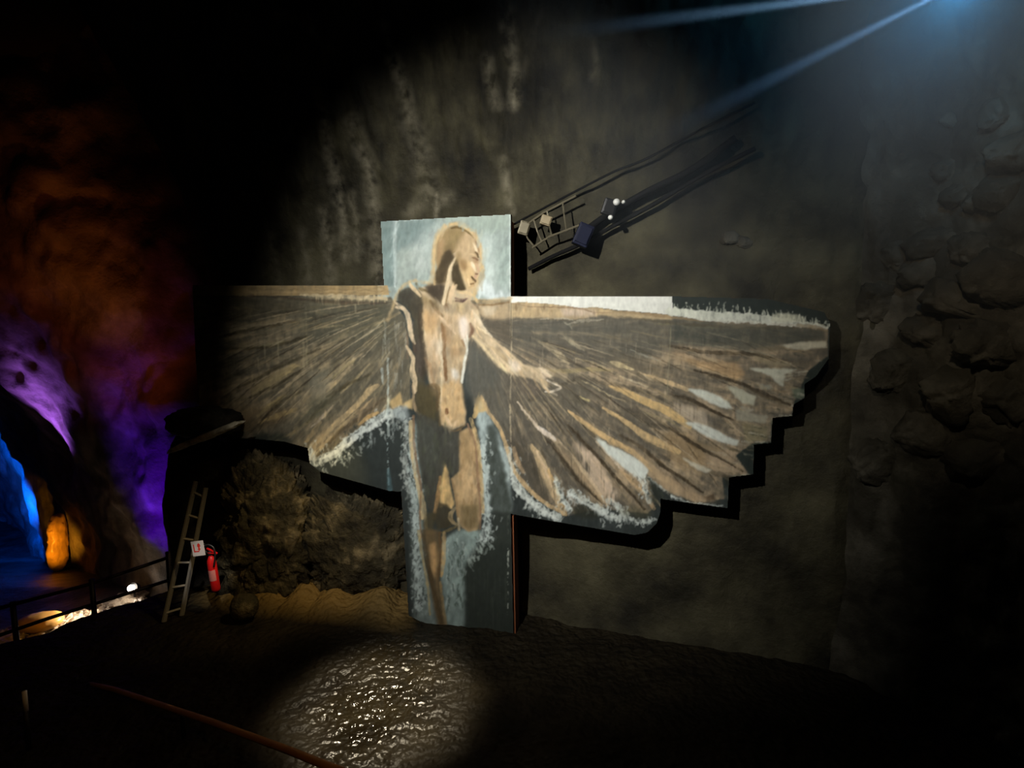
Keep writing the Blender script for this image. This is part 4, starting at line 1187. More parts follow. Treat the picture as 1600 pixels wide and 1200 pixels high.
for (cx, cy, t0, t1, r0, r1, n) in [(735, 505, .02, 1.15, 110, 470, 190), (668, 468, math.pi - .72, math.pi - .06, 70, 330, 130)]:
    for k in range(n):
        t, r = rng.uniform(t0, t1), rng.uniform(r0, r1)
        l = rng.uniform(25, 85)
        pts_ = [(cx + (r + l * q) * math.cos(t + .03 * q * (1 if cx > 700 else -1)), cy + (r + l * q) * math.sin(t + .03 * q * (1 if cx > 700 else -1))) for q in (0, .5, 1)]
        e = pts_[2]
        j, i = int(e[1] - Y0), int(e[0] - X0)
        if not (0 < j < CH - 1 and 0 < i < CW - 1) or IMG[j, i].mean() < 70 or e[0] < 305 or (IMG[j, i, 2] > IMG[j, i, 0] * .93): continue
        c_ = [(58, 52, 42), (66, 58, 44), (176, 158, 124), (190, 172, 138), (150, 132, 98)][k % 5]
        stroke(pts_, [.8, rng.uniform(1.2, 2.6), .8], c_, rng.uniform(.4, .85), 1.1, 1.0, taper=False)
# last pass on the right wing: greyer shoulder, lit lower feathers, white blades
fill([(800, 500), (900, 494), (1046, 502), (1046, 548), (960, 552), (880, 524), (810, 536)], (84, 84, 76), .42, 12, 4)
fill([(1048, 504), (1288, 516), (1288, 532), (1190, 546), (1048, 532)], (72, 75, 68), .5, 5, 3)
for p_, c_ in [([(900, 694), (926, 706), (966, 772), (956, 792), (922, 748)], (216, 192, 164)), ([(862, 692), (892, 716), (932, 768), (952, 790), (936, 790), (905, 748)], (204, 176, 136)),
               ([(1000, 712), (1040, 745), (1092, 774), (1128, 786), (1086, 786), (1042, 766)], (196, 170, 134)), ([(968, 690), (1000, 706), (1030, 736), (1060, 756), (1040, 756), (1006, 728)], (190, 162, 122)),
               ([(832, 700), (844, 712), (856, 742), (870, 772), (880, 800), (866, 790), (850, 752)], (212, 184, 142)), ([(1052, 630), (1100, 642), (1112, 664), (1080, 662)], (180, 166, 144)),
               ([(1104, 704), (1134, 708), (1160, 736), (1122, 740)], (172, 152, 124))]:
    fill(p_, c_, .6, 3, 2.5, drip=.18)
for p_, c_ in [
    ([(930, 683), (952, 695), (975, 705), (1000, 720), (1014, 735), (1007, 749), (990, 743), (972, 729), (950, 709)], (214, 220, 210)),
    ([(1070, 660), (1088, 660), (1112, 668), (1136, 682), (1154, 688), (1152, 696), (1130, 692), (1104, 682)], (204, 208, 196)),
    ([(1073, 607), (1096, 609), (1120, 617), (1138, 628), (1145, 640), (1120, 634), (1096, 622)], (204, 208, 194)),
    ([(1066, 714), (1086, 723), (1112, 735), (1102, 739), (1084, 731)], (204, 198, 176)),
    ([(1170, 575), (1246, 577), (1226, 585), (1224, 604), (1212, 597), (1204, 587)], (192, 192, 172)),
    ([(1136, 602), (1156, 607), (1181, 620), (1178, 634), (1160, 630), (1148, 619)], (178, 176, 154)),
    ([(1218, 540), (1250, 534), (1291, 533), (1292, 541), (1258, 547), (1236, 545)], (192, 186, 162)),
    ([(1150, 640), (1200, 650), (1196, 662), (1150, 656)], (158, 154, 134))]: fill(p_, c_, .9, 1, 1.5)
for p_, w_, c_ in [([(888, 642), (905, 655), (930, 673), (960, 690), (985, 703)], [3, 6, 7, 6, 3], (208, 176, 124)), ([(952, 603), (985, 616), (1010, 628), (1040, 641), (1066, 658)], [3, 9, 11, 11, 5], (206, 174, 118)),
                   ([(942, 637), (975, 657), (1005, 679), (1036, 694)], [3, 6, 9, 6], (206, 176, 126)), ([(808, 628), (826, 650), (845, 672), (868, 688)], [2, 3, 6, 4], (216, 200, 178))]:
    stroke(p_, w_, c_, .8, 1.2, 1.2, taper=False)
for p_ in [[(888, 664), (913, 692), (930, 710), (962, 746), (990, 776), (1006, 796)], [(1014, 708), (1035, 728), (1060, 743), (1096, 769)], [(1045, 668), (1075, 688), (1100, 703), (1150, 730)],
           [(1055, 618), (1075, 623), (1120, 645), (1146, 656)], [(1085, 578), (1160, 600), (1235, 633)], [(856, 690), (884, 722), (905, 752), (940, 786)]]:
    stroke(p_, [2, 4.5, 4.5, 2], (66, 57, 43), .85, 1.2, 1.2, taper=False)
for p_, w_ in [([(796, 712), (806, 757), (826, 781), (850, 798), (872, 811)], 6), ([(892, 772), (915, 788), (940, 800), (965, 812)], 5), ([(500, 720), (540, 696), (566, 677), (590, 660), (610, 650)], 6)]:
    stroke(p_, [w_ * .6, w_, w_ * .6], (214, 220, 212), .9, 2, 3, taper=False, brd=3)
# seam drips on the boards
stroke([(798, 470), (799, 560), (797, 640), (799, 700)], [2, 1.6, 2.4, 1.4], (196, 180, 146), .8, 1, 1, taper=False, dry=.25)
stroke([(1048, 512), (1046, 560), (1043, 600), (1041, 632)], [1.6, 1.6, 1.4, 1], (142, 136, 108), .8, 1, .8, taper=False, dry=.2)
stroke([(478, 480), (480, 560), (481, 580)], [1.2, 2, 1.5], (150, 140, 106), .6, 1, .8, taper=False, dry=.3)
for x, y0_, y1_ in [(434, 530, 560), (474, 535, 575), (478, 545, 568), (555, 478, 490), (413, 530, 560), (403, 560, 575)]:
    stroke([(x, y0_), (x + 1, y1_)], [3, 2], (168, 156, 122), .6, 1.2, 1, taper=False)
# overall brush grain
IMG *= (1 + 0.13 * (lat2(PX / 3, PY / 9, 401, 3) - .5) + 0.10 * (lat2(PX / 7, PY / 7, 407, 2) - .5))[..., None]
IMG = IMG * 0.90 + 0.10 * IMG.mean(axis=2, keepdims=True)
IMG = np.clip((IMG - 96) * 1.06 + 96, 4, 250) / 255
LIN = np.where(IMG < 0.04045, IMG / 12.92, ((IMG + 0.055) / 1.055) ** 2.4)

# ------------------------------------------------------------------ the painted cross as an object
PA, PB = 5.1, -0.25             # panel plane: y = PA + PB * x
def plane_pts(px, py, off=0.0):
    px, py = np.asarray(px, float), np.asarray(py, float)
    d = ((px - 800) / F)[..., None] * np.array([1., 0, 0]) + ((600 - py) / F)[..., None] * UP + FWD
    t = (PA + off) / (d[..., 1] - PB * d[..., 0])
    return EYE + d * t[..., None]


NB = np.array([0.25, 1.0, 0]) / math.hypot(0.25, 1)       # away from the viewer
BOARDS = [
    [(301, 446), (480, 446), (481, 700), (444, 690), (400, 686), (340, 684), (312, 640), (306, 560)],
    [(480, 446), (609, 446), (606, 600), (608, 767), (500, 737), (484, 724), (481, 700)],
    [(595, 346), (798, 335), (799, 600), (798, 803), (803, 1022), (650, 1008), (641, 1000), (627, 768), (608, 767), (606, 600), (609, 446), (600, 446)],
    [(798, 463), (1046, 463), (1044, 600), (1043, 781), (1032, 779), (1032, 800), (1026, 818), (1012, 832), (992, 836), (850, 812), (798, 803), (799, 600)],
    [(1046, 463), (1200, 467), (1288, 488), (1297, 505), (1295, 560), (1275, 588), (1257, 600), (1257, 622), (1240, 632), (1238, 650), (1207, 653), (1205, 692), (1178, 695), (1177, 741), (1139, 746), (1137, 794), (1043, 781), (1044, 600)],
]
m, nt, p = mat_base('mural_paint')
a = nt.nodes.new('ShaderNodeAttribute')
a.attribute_name = 'pigment'
nt.links.new(a.outputs['Color'], p.inputs['Base Color'])
p.inputs['Roughness'].default_value = 0.62
p.inputs['Specular IOR Level'].default_value = 0.15
M_PAINT = m
M_EDGE = plain('board_edge_timber', (0.06, 0.026, 0.012), 0.8, 0, 0.3, 9, 0.2)
M_BATTEN = plain('batten_timber', (0.22, 0.07, 0.025), 0.75, 0, 0.3, 9, 0.2)
org = plane_pts(720, 1014)
cross = empty('painted_cross', tuple(org), 'large cross shaped painted panel of a winged figure standing on the wet floor', 'mural panel')
for bi, poly in enumerate(BOARDS):
    th_ = 0.05
    fr = plane_pts([q[0] for q in poly], [q[1] for q in poly], 0.004)
    bm = bmesh.new()
    A_ = [bm.verts.new(Vector(q)) for q in fr]
    B_ = [bm.verts.new(Vector(q + NB * th_)) for q in fr]
    bm.faces.new(A_[::-1])
    bm.faces.new(B_)
    n = len(A_)
    for i in range(n):
        bm.faces.new((A_[i], A_[(i + 1) % n], B_[(i + 1) % n], B_[i]))
    bo = from_bm('board', bm, M_EDGE, cross)
    # painted skin on the board
    xs_, ys_ = [q[0] for q in poly], [q[1] for q in poly]
    i0, i1 = max(0, int(min(xs_)) - X0), min(CW, int(max(xs_)) - X0 + 1)
    j0, j1 = max(0, int(min(ys_)) - Y0), min(CH, int(max(ys_)) - Y0 + 1)
    ins = inside(PX[j0:j1, i0:i1], PY[j0:j1, i0:i1], poly)
    jj, ii = np.nonzero(ins)
    vid = np.full((j1 - j0 + 1, i1 - i0 + 1), -1, np.int64)
    for dj in (0, 1):
        for di in (0, 1):
            vid[jj + dj, ii + di] = 0
    vj, vi = np.nonzero(vid == 0)
    vid[vj, vi] = np.arange(len(vj))
    Vp = plane_pts(vi + i0 + X0, vj + j0 + Y0, 0.0)
    Q = np.stack([vid[jj + 1, ii], vid[jj + 1, ii + 1], vid[jj, ii + 1], vid[jj, ii]], 1)
    cj, ci = np.clip(vj + j0, 0, CH - 1), np.clip(vi + i0, 0, CW - 1)
    cj0, ci0 = np.clip(cj - 1, 0, CH - 1), np.clip(ci - 1, 0, CW - 1)
    c = (LIN[cj, ci] + LIN[cj0, ci] + LIN[cj, ci0] + LIN[cj0, ci0]) / 4
    sk = from_np('painted_surface', Vp, Q, M_PAINT, None, False, {'pigment': c})
    sk.parent = bo
    sk.matrix_parent_inverse = Matrix.Identity(4)


def batten(a, b, wd, dp, parent, off=0.055, name='batten'):
    """timber behind the boards from pixel a to pixel b on the panel plane"""
    A3, B3 = plane_pts(*a, off), plane_pts(*b, off)
    A3, B3 = Vector(A3), Vector(B3)
    t = (B3 - A3).normalized()
    nb = Vector(NB)
    s = t.cross(nb).normalized()
    bm = bmesh.new()
    vs = []
    for P_ in (A3, B3):
        for u, v_ in ((-.5, 0), (.5, 0), (.5, 1), (-.5, 1)):
            vs.append(bm.verts.new(P_ + s * wd * u + nb * dp * v_))
    for f_ in ((0, 1, 2, 3), (4, 7, 6, 5), (0, 4, 5, 1), (1, 5, 6, 2), (2, 6, 7, 3), (3, 7, 4, 0)):
        bm.faces.new([vs[k] for k in f_])
    return from_bm(name, bm, M_BATTEN, parent)


batten((793, 345), (797, 1018), 0.06, 0.13, cross)
batten((801.5, 806), (805.5, 1021), 0.012, 0.15, cross, 0.0, 'side_plank')
batten((650, 700), (652, 1006), 0.06, 0.13, cross)
batten((612, 360), (614, 760), 0.06, 0.13, cross)
batten((330, 480), (1150, 490), 0.06, 0.10, cross)
batten((520, 690), (1030, 770), 0.06, 0.10, cross)
# ------------------------------------------------------------------ rock outcrop in front of the left wing
def lump(name, cen, rad, sub, amp, freq, seed, mat, parent=None, sq=0.75, chunk=0.0):
    bm = bmesh.new()
    bmesh.ops.create_icosphere(bm, subdivisions=sub, radius=1)
    V = np.array([v.co[:] for v in bm.verts])
    D = np.sign(V) * np.abs(V) ** sq
    D /= np.maximum(np.linalg.norm(D, axis=1, keepdims=True) ** 0.55, .3)
    P = D * np.array(rad)
    S = P + np.array(cen) + seed * 3.7
    k = 1 + amp * (1.0 * fbm(S * freq, seed, 4) + 0.7 * (ridge(S * freq * 2.1, seed + 5, 4)) + 0.35 * ridge(S * np.array([1, 1, 1.6]) * freq * 4.5, seed + 6, 3))
    if chunk: k = k + chunk * (cells(S * freq * 2.2, seed + 8) + 0.6 * cells(S * freq * 5, seed + 9) + .3 * cells(S * freq * 10, seed + 10) - .5)
    P = P * k[:, None]
    for v, q in zip(bm.verts, P): v.co = Vector(q)
    o = from_bm(name, bm, mat, None, True)
    o.location = cen
    if parent is not None:
        o.parent = parent
        o.matrix_parent_inverse = Matrix.Translation(-parent.location)
    return o


M_DARKROCK = rock('dark_rock', (0.006, 0.005, 0.004), (0.014, 0.012, 0.009), (0.04, 0.034, 0.024), 3.0)
M_PALE = rock('pale_ledge_rock', (0.10, 0.085, 0.06), (0.34, 0.30, 0.2), (0.55, 0.5, 0.36), 9)
tag(lump('rock_outcrop', tuple(at(418, 842, 6.0)), (0.50, 0.28, 0.92), 7, 0.36, 1.9, 4, M_OUT, None, 0.62, 0.26), 'rugged brown rock outcrop below the left wing of the painted panel', 'rock')
tag(lump('rock_outcrop', tuple(at(560, 862, 5.92)), (0.58, 0.16, 0.72), 7, 0.34, 2.4, 14, M_OUT, None, 0.62, 0.26), 'pale rough rock face between the outcrop and the panel foot', 'rock')
tag(lump('boulder', tuple(at(318, 660, 5.55)), (0.32, 0.22, 0.15), 5, 0.5, 2.0, 23, M_DARKROCK, None, 0.5, 0.2), 'black rounded boulder overlapping the lower tip of left wing', 'rock')
tag(lump('rock_ledge', tuple(at(322, 682, 5.36)), (0.32, 0.06, 0.028), 5, 0.6, 6.0, 25, M_PALE), 'thin pale jagged rock ledge under the black boulder', 'rock')
bpy.data.objects['rock_ledge'].rotation_euler = (0, math.radians(-22), 0)
tag(lump('rock_column', tuple(at(318, 835, 6.35)), (0.42, 0.25, 1.25), 5, 0.18, 1.6, 33, M_DARKROCK), 'dark rock column behind the ladder and fire extinguisher', 'rock')
tag(lump('boulder', tuple(at(382, 948, 5.35)), (0.13, 0.11, 0.13), 4, 0.16, 4, 41, M_OUT), 'small dark boulder on the floor right of extinguisher', 'rock')

# stones standing out of the right wall
sites = [(1480, 262, 4), (1500, 300, 4), (1525, 318, 3), (1378, 475, 7), (1470, 375, 5), (1560, 300, 5), (1440, 420, 5), (1400, 400, 4), (1530, 390, 5), (1575, 440, 7), (1500, 470, 6),
         (1450, 520, 6), (1550, 540, 7), (1400, 580, 6), (1490, 610, 7), (1580, 620, 7), (1440, 680, 7), (1530, 720, 8), (1380, 720, 6), (1485, 185, 2), (1560, 180, 4), (1140, 372, 3), (1165, 378, 2), (1590, 230, 5)]
wr = bpy.data.objects['wall_right']
vr = np.array([v.co[:] for v in wr.data.vertices])
vpx, vpy = project(vr)
wb = bpy.data.objects['wall_back']
vb = np.empty(len(wb.data.vertices) * 3, np.float32)
wb.data.vertices.foreach_get('co', vb)
vb = vb.reshape(-1, 3)
bpx, bpy_ = project(vb)
for k, (x, y, r) in enumerate(sites):
    src, qx, qy, par = (vb, bpx, bpy_, wb) if x < 1300 else (vr, vpx, vpy, wr)
    j = int(np.argmin((qx - x) ** 2 + (qy - y) ** 2))
    s = r * 0.026
    q = src[j] + (src[j] - EYE) / np.linalg.norm(src[j] - EYE) * s * .35
    o = lump('stone', tuple(q), (s * random.uniform(.9, 1.5), s * .8, s * random.uniform(.7, 1.2)), 4, 0.42, 2.2 / s * .35, 60 + k, M_RIGHT, None, 0.5, 0.25)
    o.rotation_euler = (random.uniform(-.5, .5), random.uniform(-.8, .8), random.uniform(-.5, .5))
    o.parent = par

# ------------------------------------------------------------------ cable run on the wall right of the head board
def wall_y(px, py, off=0.12):
    j = int(np.argmin((bpx - px) ** 2 + (bpy_ - py) ** 2))
    P_ = vb[j]
    return at(px, py, float(P_[1]) - off)


M_CABLE = plain('cable_rubber', (0.006, 0.006, 0.006), 0.85, spec=0.1)
M_STEEL = plain('galvanised_steel', (0.16, 0.14, 0.09), 0.5, 0.4)
M_NAVY = plain('navy_plastic', (0.004, 0.006, 0.022), 0.6, spec=0.2)
M_WHITE = plain('white_plastic', (0.75, 0.75, 0.7), 0.4)
M_BLACK = plain('black_plastic', (0.012, 0.012, 0.012), 0.4)
M_TANP = plain('tan_cover', (0.30, 0.24, 0.14), 0.6)
for pts, r, lab in [
    ([(826, 420), (865, 400), (910, 380), (960, 352), (1020, 320), (1100, 272), (1180, 232)], 0.020, 'thick black cable sagging up the wall beside the head of the cross'),
    ([(800, 352), (850, 325), (905, 296), (960, 268), (1010, 248), (1090, 205), (1180, 160)], 0.011, 'thin black cable highest of the three on the wall'),
    ([(898, 372), (950, 335), (1010, 300), (1080, 265), (1150, 215)], 0.030, 'broad black conduit between the two cables on the wall'),
]:
    bm = bmesh.new()
    q = [wall_y(x, y, 0.10) for x, y in pts]
    q = [tuple(v) for v in catmull(q, 40)]
    bm_tube(bm, q, r, 8)
    t = empty('wall_cable', q[0], lab, 'cable', 'cables along the wall')
    from_bm('sheath', bm, M_CABLE, t, True)
tr = empty('cable_tray', tuple(wall_y(850, 375)), 'pale ladder shaped cable tray right of the head of the cross', 'cable tray')
rail_a = [wall_y(x, y, 0.2) for x, y in [(812, 358), (850, 332), (900, 306)]]
rail_b = [wall_y(x, y, 0.2) for x, y in [(832, 387), (858, 370), (905, 352)]]
for rp in (rail_a, rail_b):
    bm = bmesh.new()
    bm_tube(bm, [tuple(v) for v in rp], 0.010, 6)
    from_bm('side_rail', bm, M_STEEL, tr)
for t_ in (0.05, .3, .55, .8):
    a_ = catmull(rail_a, 41)[int(40 * t_)]
    b_ = catmull(rail_b, 41)[int(40 * t_)]
    bm = bmesh.new()
    bm_tube(bm, [tuple(a_), tuple((a_ + b_) / 2 + np.array([0, -.01, -.02])), tuple(b_)], 0.008, 6)
    from_bm('rung', bm, M_STEEL, tr)


def small_box(name, px, py, wd, hh, dp, mat, lab, cat, off=0.16, rot=0):
    c_ = wall_y(px, py, off)
    t = empty(name, tuple(c_), lab, cat)
    bm = bmesh.new()
    R = Matrix.Rotation(rot, 3, 'Y')
    bm_box(bm, c_, wd, dp, hh, R, 0.012)
    from_bm('housing', bm, mat, t)
    bm = bmesh.new()
    bm_box(bm, c_ + np.array([0, -dp * .55, 0]), wd * .8, dp * .2, hh * .8, R, 0.006)
    from_bm('cover', bm, mat, t)
    return t, c_


t, c_ = small_box('junction_box', 911, 368, .14, .20, .10, M_NAVY, 'dark navy junction box hanging on the cables', 'junction box', 0.24, 0.4)
t, c_ = small_box('junction_box', 853, 345, .10, .09, .07, M_TANP, 'small tan junction box above the cable tray', 'junction box', 0.2, 0.3)
t, c_ = small_box('junction_box', 819, 357, .10, .13, .07, M_STEEL, 'grey metal box touching the head board at the tray end', 'junction box', 0.2, 0.3)
t, c_ = small_box('wall_lamp', 952, 324, .12, .14, .06, M_BLACK, 'small black twin lamp with white lenses on the cables', 'lamp', 0.24, 0.3)
for dx_, dz_, r_ in ((.05, .03, .030), (.11, .03, .016), (0.0, -.10, .022)):
    bm = bmesh.new()
    bm_lathe(bm, [(r_ * .7, 0), (r_, .015), (r_ * .9, .03), (r_ * .4, .04)], c_ + np.array([dx_, -.05, dz_]), Vector((0, -1, 0)), 12)
    from_bm('lens', bm, M_WHITE, t, True)

# ------------------------------------------------------------------ ladder
M_ALU = plain('worn_aluminium', (0.34, 0.31, 0.26), 0.45, 0.5)
lad = empty('ladder', tuple(on_z(270, 968, 0)), 'grey metal ladder leaning on the dark rock left of the sign', 'ladder')
La, Lb = np.array(on_z(256, 972, 0)), at(306, 752, 5.85)
Ra, Rb = np.array(on_z(284, 962, 0)), at(322, 762, 5.85)
for A_, B_ in ((La, Lb), (Ra, Rb)):
    bm = bmesh.new()
    A_, B_ = Vector(A_), Vector(B_)
    t = (B_ - A_).normalized()
    s = t.cross(Vector((0, 1, 0))).normalized()
    d_ = s.cross(t)
    R = Matrix((s, d_, t)).transposed()
    bm_box(bm, (A_ + B_) / 2, 0.022, 0.06, (B_ - A_).length, R, 0.004)
    from_bm('stile', bm, M_ALU, lad)
for k in range(6):
    t_ = 0.06 + k * 0.172
    bm = bmesh.new()
    bm_tube(bm, [tuple(La + (Lb - La) * t_), tuple(Ra + (Rb - Ra) * t_)], 0.013, 8)
    from_bm('rung', bm, M_ALU, lad)

# ------------------------------------------------------------------ extinguisher and its sign
M_RED = plain('red_enamel', (0.62, 0.012, 0.012), 0.3, 0, 0.1, 6, 0.0)
M_LABEL = plain('paper_label', (0.60, 0.20, 0.17), 0.6, 0, 0.15, 60, 0)
ey = 5.45
eb, et = at(338, 923, ey), at(329, 868, ey)
ext = empty('fire_extinguisher', tuple(eb), 'red fire extinguisher with black valve hanging on the dark rock', 'fire extinguisher')
ax = Vector(et - eb)
Ln = ax.length
ax.normalize()
bm = bmesh.new()
rr = 0.044
bm_lathe(bm, [(rr * .6, 0), (rr * .96, .008), (rr, .03), (rr, Ln * .80), (rr * .9, Ln * .88), (rr * .6, Ln * .95), (rr * .36, Ln)], eb, ax, 24)
from_bm('cylinder', bm, M_RED, ext, True)
bm = bmesh.new()
q = ax.to_track_quat('Z', 'Y')
fd = Vector((0, -1, 0))
fd = (fd - ax * fd.dot(ax)).normalized()
sd_ = ax.cross(fd)
seg = []
for zz in (Ln * .32, Ln * .62):
    ring = []
    for k in range(9):
        an = math.radians(-55 + 110 * k / 8)
        ring.append(bm.verts.new(Vector(eb) + ax * zz + (fd * math.cos(an) + sd_ * math.sin(an)) * rr * 1.04))
    seg.append(ring)
for k in range(8): bm.faces.new((seg[0][k], seg[0][k + 1], seg[1][k + 1], seg[1][k]))
tag(from_bm('label', bm, M_LABEL, ext, True), 'pale printed label')
bm = bmesh.new()
top = Vector(et)
bm_lathe(bm, [(.014, 0), (.018, .01), (.018, .045), (.012, .055)], top, ax, 14)
from_bm('valve', bm, M_BLACK, ext, True)
bm = bmesh.new()
bm_box(bm, top + ax * .055 + Vector((.03, -.01, .0)), .12, .022, .012, Matrix.Rotation(0.5, 3, 'Y'), .003)
bm_box(bm, top + ax * .035 + Vector((.03, -.01, -.005)), .10, .02, .010, Matrix.Rotation(0.1, 3, 'Y'), .003)
tag(from_bm('handle', bm, M_RED, ext), 'red squeeze handle')
bm = bmesh.new()
hp = [top + ax * .03 + Vector((-.015, -.02, 0)), top + Vector((-.055, -.03, .09)), top + Vector((-.01, -.03, .13)), top + Vector((.05, -.03, .10)), top + Vector((.07, -.04, .02)), top + Vector((.055, -.05, -.10))]
bm_tube(bm, [tuple(v_) for v_ in catmull([tuple(v_) for v_ in hp], 24)], 0.009, 8)
from_bm('hose', bm, M_BLACK, ext, True)
bm = bmesh.new()
bm_box(bm, Vector(eb) + ax * Ln * .7 + Vector((0, .055, 0)), .06, .03, .03, None, .004)
from_bm('bracket', bm, M_BLACK, ext)

M_SIGN = plain('sign_white', (0.66, 0.60, 0.56), 0.5, 0, 0.05, 8, 0)
M_SRED = plain('sign_red', (0.70, 0.035, 0.02), 0.5, 0, 0.05, 8, 0)
sc_ = at(309.5, 857, 5.4)
sign = empty('extinguisher_sign', tuple(sc_), 'small tilted white sign with red pictogram between ladder and extinguisher', 'sign')
R = Matrix.Rotation(math.radians(-7), 3, 'Y')
SW, SH = 0.128, 0.158
bm = bmesh.new()
bm_box(bm, sc_, SW, .006, SH, R, .002)
from_bm('plate', bm, M_SIGN, sign)


def on_sign(u, v_, off=-.0035):
    return Vector(sc_) + R @ Vector((u * SW, off, v_ * SH))


def sign_poly(bm, pts, off=-.0045):
    f_ = [bm.verts.new(on_sign(u, v_, off)) for u, v_ in pts]
    b_ = [bm.verts.new(on_sign(u, v_, off + .001)) for u, v_ in pts]
    bm.faces.new(f_)
    n_ = len(f_)
    for i in range(n_): bm.faces.new((f_[i], b_[i], b_[(i + 1) % n_], f_[(i + 1) % n_]))


bm = bmesh.new()
# red corner frame, extinguisher body with neck and flame-like nozzle
sign_poly(bm, [(-.34, -.22), (-.26, -.22), (-.26, .30), (-.34, .30)])
sign_poly(bm, [(-.26, -.22), (.08, -.22), (.08, -.15), (-.26, -.15)])
sign_poly(bm, [(-.04, -.02), (.10, -.16), (.24, -.02), (.16, -.02), (.16, .10), (.24, .14), (.20, .30), (.10, .36), (.0, .28), (-.02, .14), (.04, .08), (.04, -.02)])
tag(from_bm('pictogram', bm, M_SRED, sign), 'red printed extinguisher symbol with corner arrow')
bm = bmesh.new()
bm_box(bm, sc_ + np.array([0, .06, 0]), .02, .11, .02, None, 0)
from_bm('wall_peg', bm, M_BLACK, sign)

# ------------------------------------------------------------------ railing above the lower ledge
M_RAIL = plain('dark_rail_iron', (0.012, 0.008, 0.006), 0.5, 0.3)
RY0, RY1 = 5.75, 6.7
rl = empty('iron_railing', (float(at(143, 975, 6.1)[0]), 6.1, -1.05), 'dark iron railing with two bars below the purple tunnel wall', 'railing')
for nm, pts in (('top_bar', [(-30, 958, 5.6), (143, 912, 6.1), (275, 867, 6.55)]), ('lower_bar', [(-30, 1003, 5.6), (70, 968, 5.9), (143, 945, 6.1), (275, 903, 6.55)])):
    bm = bmesh.new()
    bm_tube(bm, [tuple(at(*q)) for q in pts], 0.022, 8)
    from_bm(nm, bm, M_RAIL, rl, True)
for x_, y_, d_ in ((143, 905, 6.1), (262, 862, 6.5), (20, 940, 5.78)):
    tp = at(x_, y_, d_)
    bm = bmesh.new()
    bm_tube(bm, [tuple(tp), (tp[0], tp[1], -1.08)], 0.028, 8)
    from_bm('post', bm, M_RAIL, rl, True)

# small floodlight on the lower ledge
lp = at(205, 919, 7.6)
M_BULB = glow('lit_lens', (1.0, 0.88, 0.74), 22)
fl = empty('ledge_floodlight', (float(lp[0]), float(lp[1]), -1.05), 'small bright floodlight burning behind the railing', 'lamp')
bm = bmesh.new()
bmesh.ops.create_uvsphere(bm, u_segments=16, v_segments=10, radius=0.048, matrix=Matrix.Translation(lp))
from_bm('lens', bm, M_BULB, fl, True)
bm = bmesh.new()
bm_lathe(bm, [(.04, .12), (.075, .06), (.075, .03), (.07, .03)], lp, Vector((0.2, 1, -.3)).normalized(), 16)
bm_tube(bm, [(lp[0], lp[1] + .06, lp[2] - .03), (lp[0], lp[1] + .05, -1.08)], 0.014, 8)
from_bm('stand', bm, M_BLACK, fl)
lamp('ledge_floodlight_glow', 'POINT', (lp[0] + .02, lp[1] - 0.14, lp[2] + .02), 0.6, (1.0, 0.78, 0.6), 0.05)
lamp('ledge_floodlight_beam', 'SPOT', (lp[0] - .1, lp[1] - 0.12, lp[2] + .12), 110, (1.0, 0.80, 0.6), 0.05, on_z(70, 985, -1.0), 60, 1.0)

# wet broken stone along the ledge, too small to count
M_GLINT = plain('wet_gravel', (0.5, 0.42, 0.32), 0.12, 0, 0.5, 30, 0.3, 0.8)
bm = bmesh.new()
for k in range(330):
    t_ = rng.random()
    x_ = -30 + 255 * t_
    y_ = np.interp(x_, [-30, 0, 60, 143, 215], [1016, 1000, 978, 962, 932]) + rng.normal(0, 6)
    c_ = on_z(x_, y_, -1.0)
    s = rng.uniform(.03, .085)
    r_ = bmesh.ops.create_icosphere(bm, subdivisions=1, radius=s, matrix=Matrix.Translation(c_) @ Matrix.Rotation(rng.uniform(0, 6), 4, 'Z') @ Matrix.Diagonal((1.3, .9, .6, 1)))
    for v_ in r_['verts']: v_.co += Vector(rng.normal(0, s * .22, 3))
tag(from_bm('wet_gravel', bm, M_GLINT), 'strip of wet glinting gravel along the ledge under the railing', 'gravel', None, 'stuff')
M_AMBER = plain('amber_stone', (0.62, 0.36, 0.10), 0.35, 0, 0.4, 8, 0.4)
tag(lump('boulder', tuple(at(62, 972, 6.9)), (0.26, 0.2, 0.10), 4, 0.14, 4, 77, M_AMBER), 'flat orange lit boulder behind the railing at far left', 'rock')
tag(lump('amber_rock', tuple(at(90, 846, 9.9)), (0.11, 0.20, 0.46), 5, 0.42, 2.6, 83, M_AMBER), 'tall amber lit rock at the mouth of the blue tunnel', 'rock')
lamp('amber_stone_light', 'SPOT', tuple(at(75, 945, 6.4)), 3, (1.0, .45, .06), .03, at(62, 974, 6.9), 60, 1.0)

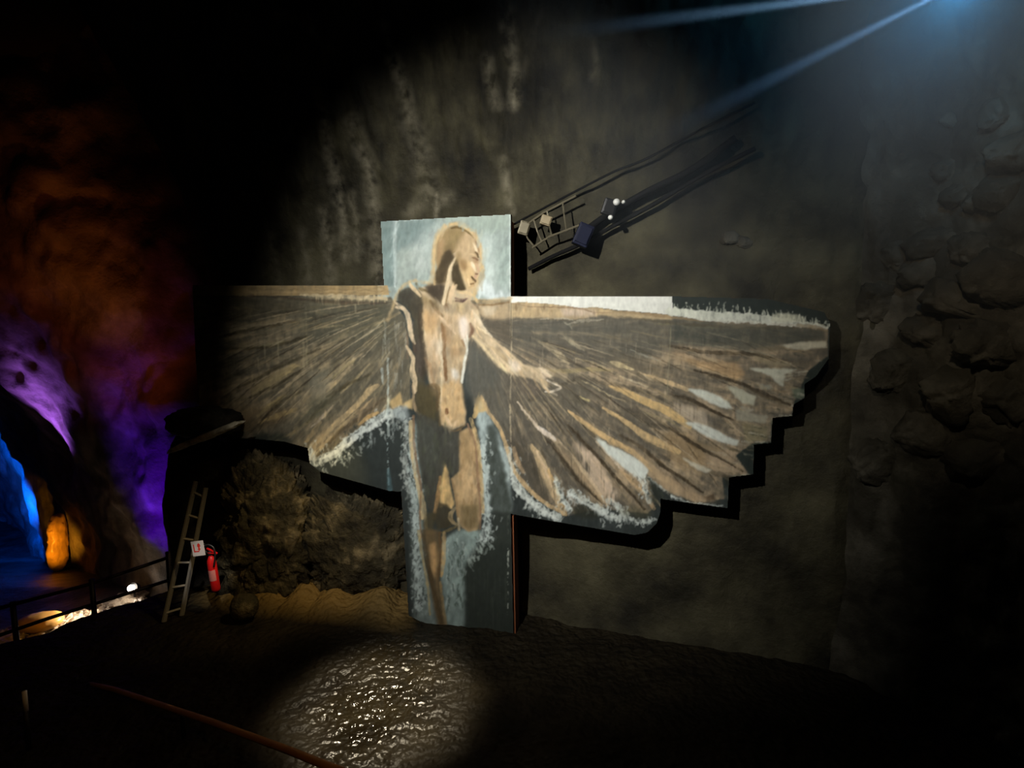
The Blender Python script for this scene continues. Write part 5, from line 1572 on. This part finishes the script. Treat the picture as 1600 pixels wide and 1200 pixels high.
# ------------------------------------------------------------------ walkway rail in the foreground
M_BROWN = plain('brown_painted_rail', (0.30, 0.145, 0.045), 0.5, 0, 0.3, 14, 0.2)
hr = empty('walkway_handrail', tuple(at(330, 1125, 3.4)), 'brown handrail crossing the dark lower left foreground', 'handrail')
bm = bmesh.new()
bm_tube(bm, [tuple(at(*q)) for q in [(60, 1052, 4.7), (180, 1078, 4.2), (330, 1128, 3.5), (450, 1172, 3.0), (560, 1216, 2.6)]], [.02, .021, .022, .022, .022], 12)
from_bm('rail_tube', bm, M_BROWN, hr, True)
for x_, y_, d_ in ((120, 1068, 4.42), (285, 1112, 3.72)):
    tp = at(x_, y_, d_)
    bm = bmesh.new()
    bm_tube(bm, [(tp[0], tp[1], tp[2]), (tp[0], tp[1], 0.0)], .018, 8)
    from_bm('post', bm, M_RAIL, hr, True)
M_STUB = plain('pale_marker', (0.8, 0.75, 0.62), .5)
sb = at(40, 1112, 3.6)
mk = empty('marker_post', (sb[0], sb[1], 0), 'slim dark post with a pale top strip in the bottom left corner', 'post')
bm = bmesh.new()
bm_tube(bm, [(sb[0], sb[1], 0), tuple(at(40, 1110, 3.6))], .016, 8)
from_bm('stem', bm, M_RAIL, mk, True)
bm = bmesh.new()
bm_tube(bm, [tuple(at(41, 1111, 3.6)), tuple(at(38, 1080, 3.6))], .015, 8)
tag(from_bm('strip', bm, M_STUB, mk, True), 'pale reflective strip')

# ------------------------------------------------------------------ haze around the cold lamp
bm = bmesh.new()
HR = 2.5
bmesh.ops.create_icosphere(bm, subdivisions=4, radius=HR)
m = bpy.data.materials.new('blue_haze')
m.use_nodes = True
nt = m.node_tree
nt.nodes.remove(nt.nodes['Principled BSDF'])
vs = nt.nodes.new('ShaderNodeVolumeScatter')
vs.inputs['Color'].default_value = (0.8, 0.9, 1.0, 1)
vs.inputs['Anisotropy'].default_value = 0.1
tc = nt.nodes.new('ShaderNodeTexCoord')
ln = nt.nodes.new('ShaderNodeVectorMath')
ln.operation = 'LENGTH'
nt.links.new(tc.outputs['Object'], ln.inputs[0])
mr = nt.nodes.new('ShaderNodeMapRange')
mr.interpolation_type = 'SMOOTHSTEP'
mr.inputs['From Min'].default_value = HR
mr.inputs['From Max'].default_value = 0.0
mr.inputs['To Max'].default_value = 0.26
nt.links.new(ln.outputs['Value'], mr.inputs['Value'])
nt.links.new(mr.outputs[0], vs.inputs['Density'])
nt.links.new(vs.outputs[0], nt.nodes['Material Output'].inputs['Volume'])
hz = from_bm('haze', bm, m)
hz.location = tuple(COLD)
tag(hz, 'faint blue lit haze with two added flare streak beams in the upper right corner', 'haze', None, 'stuff')
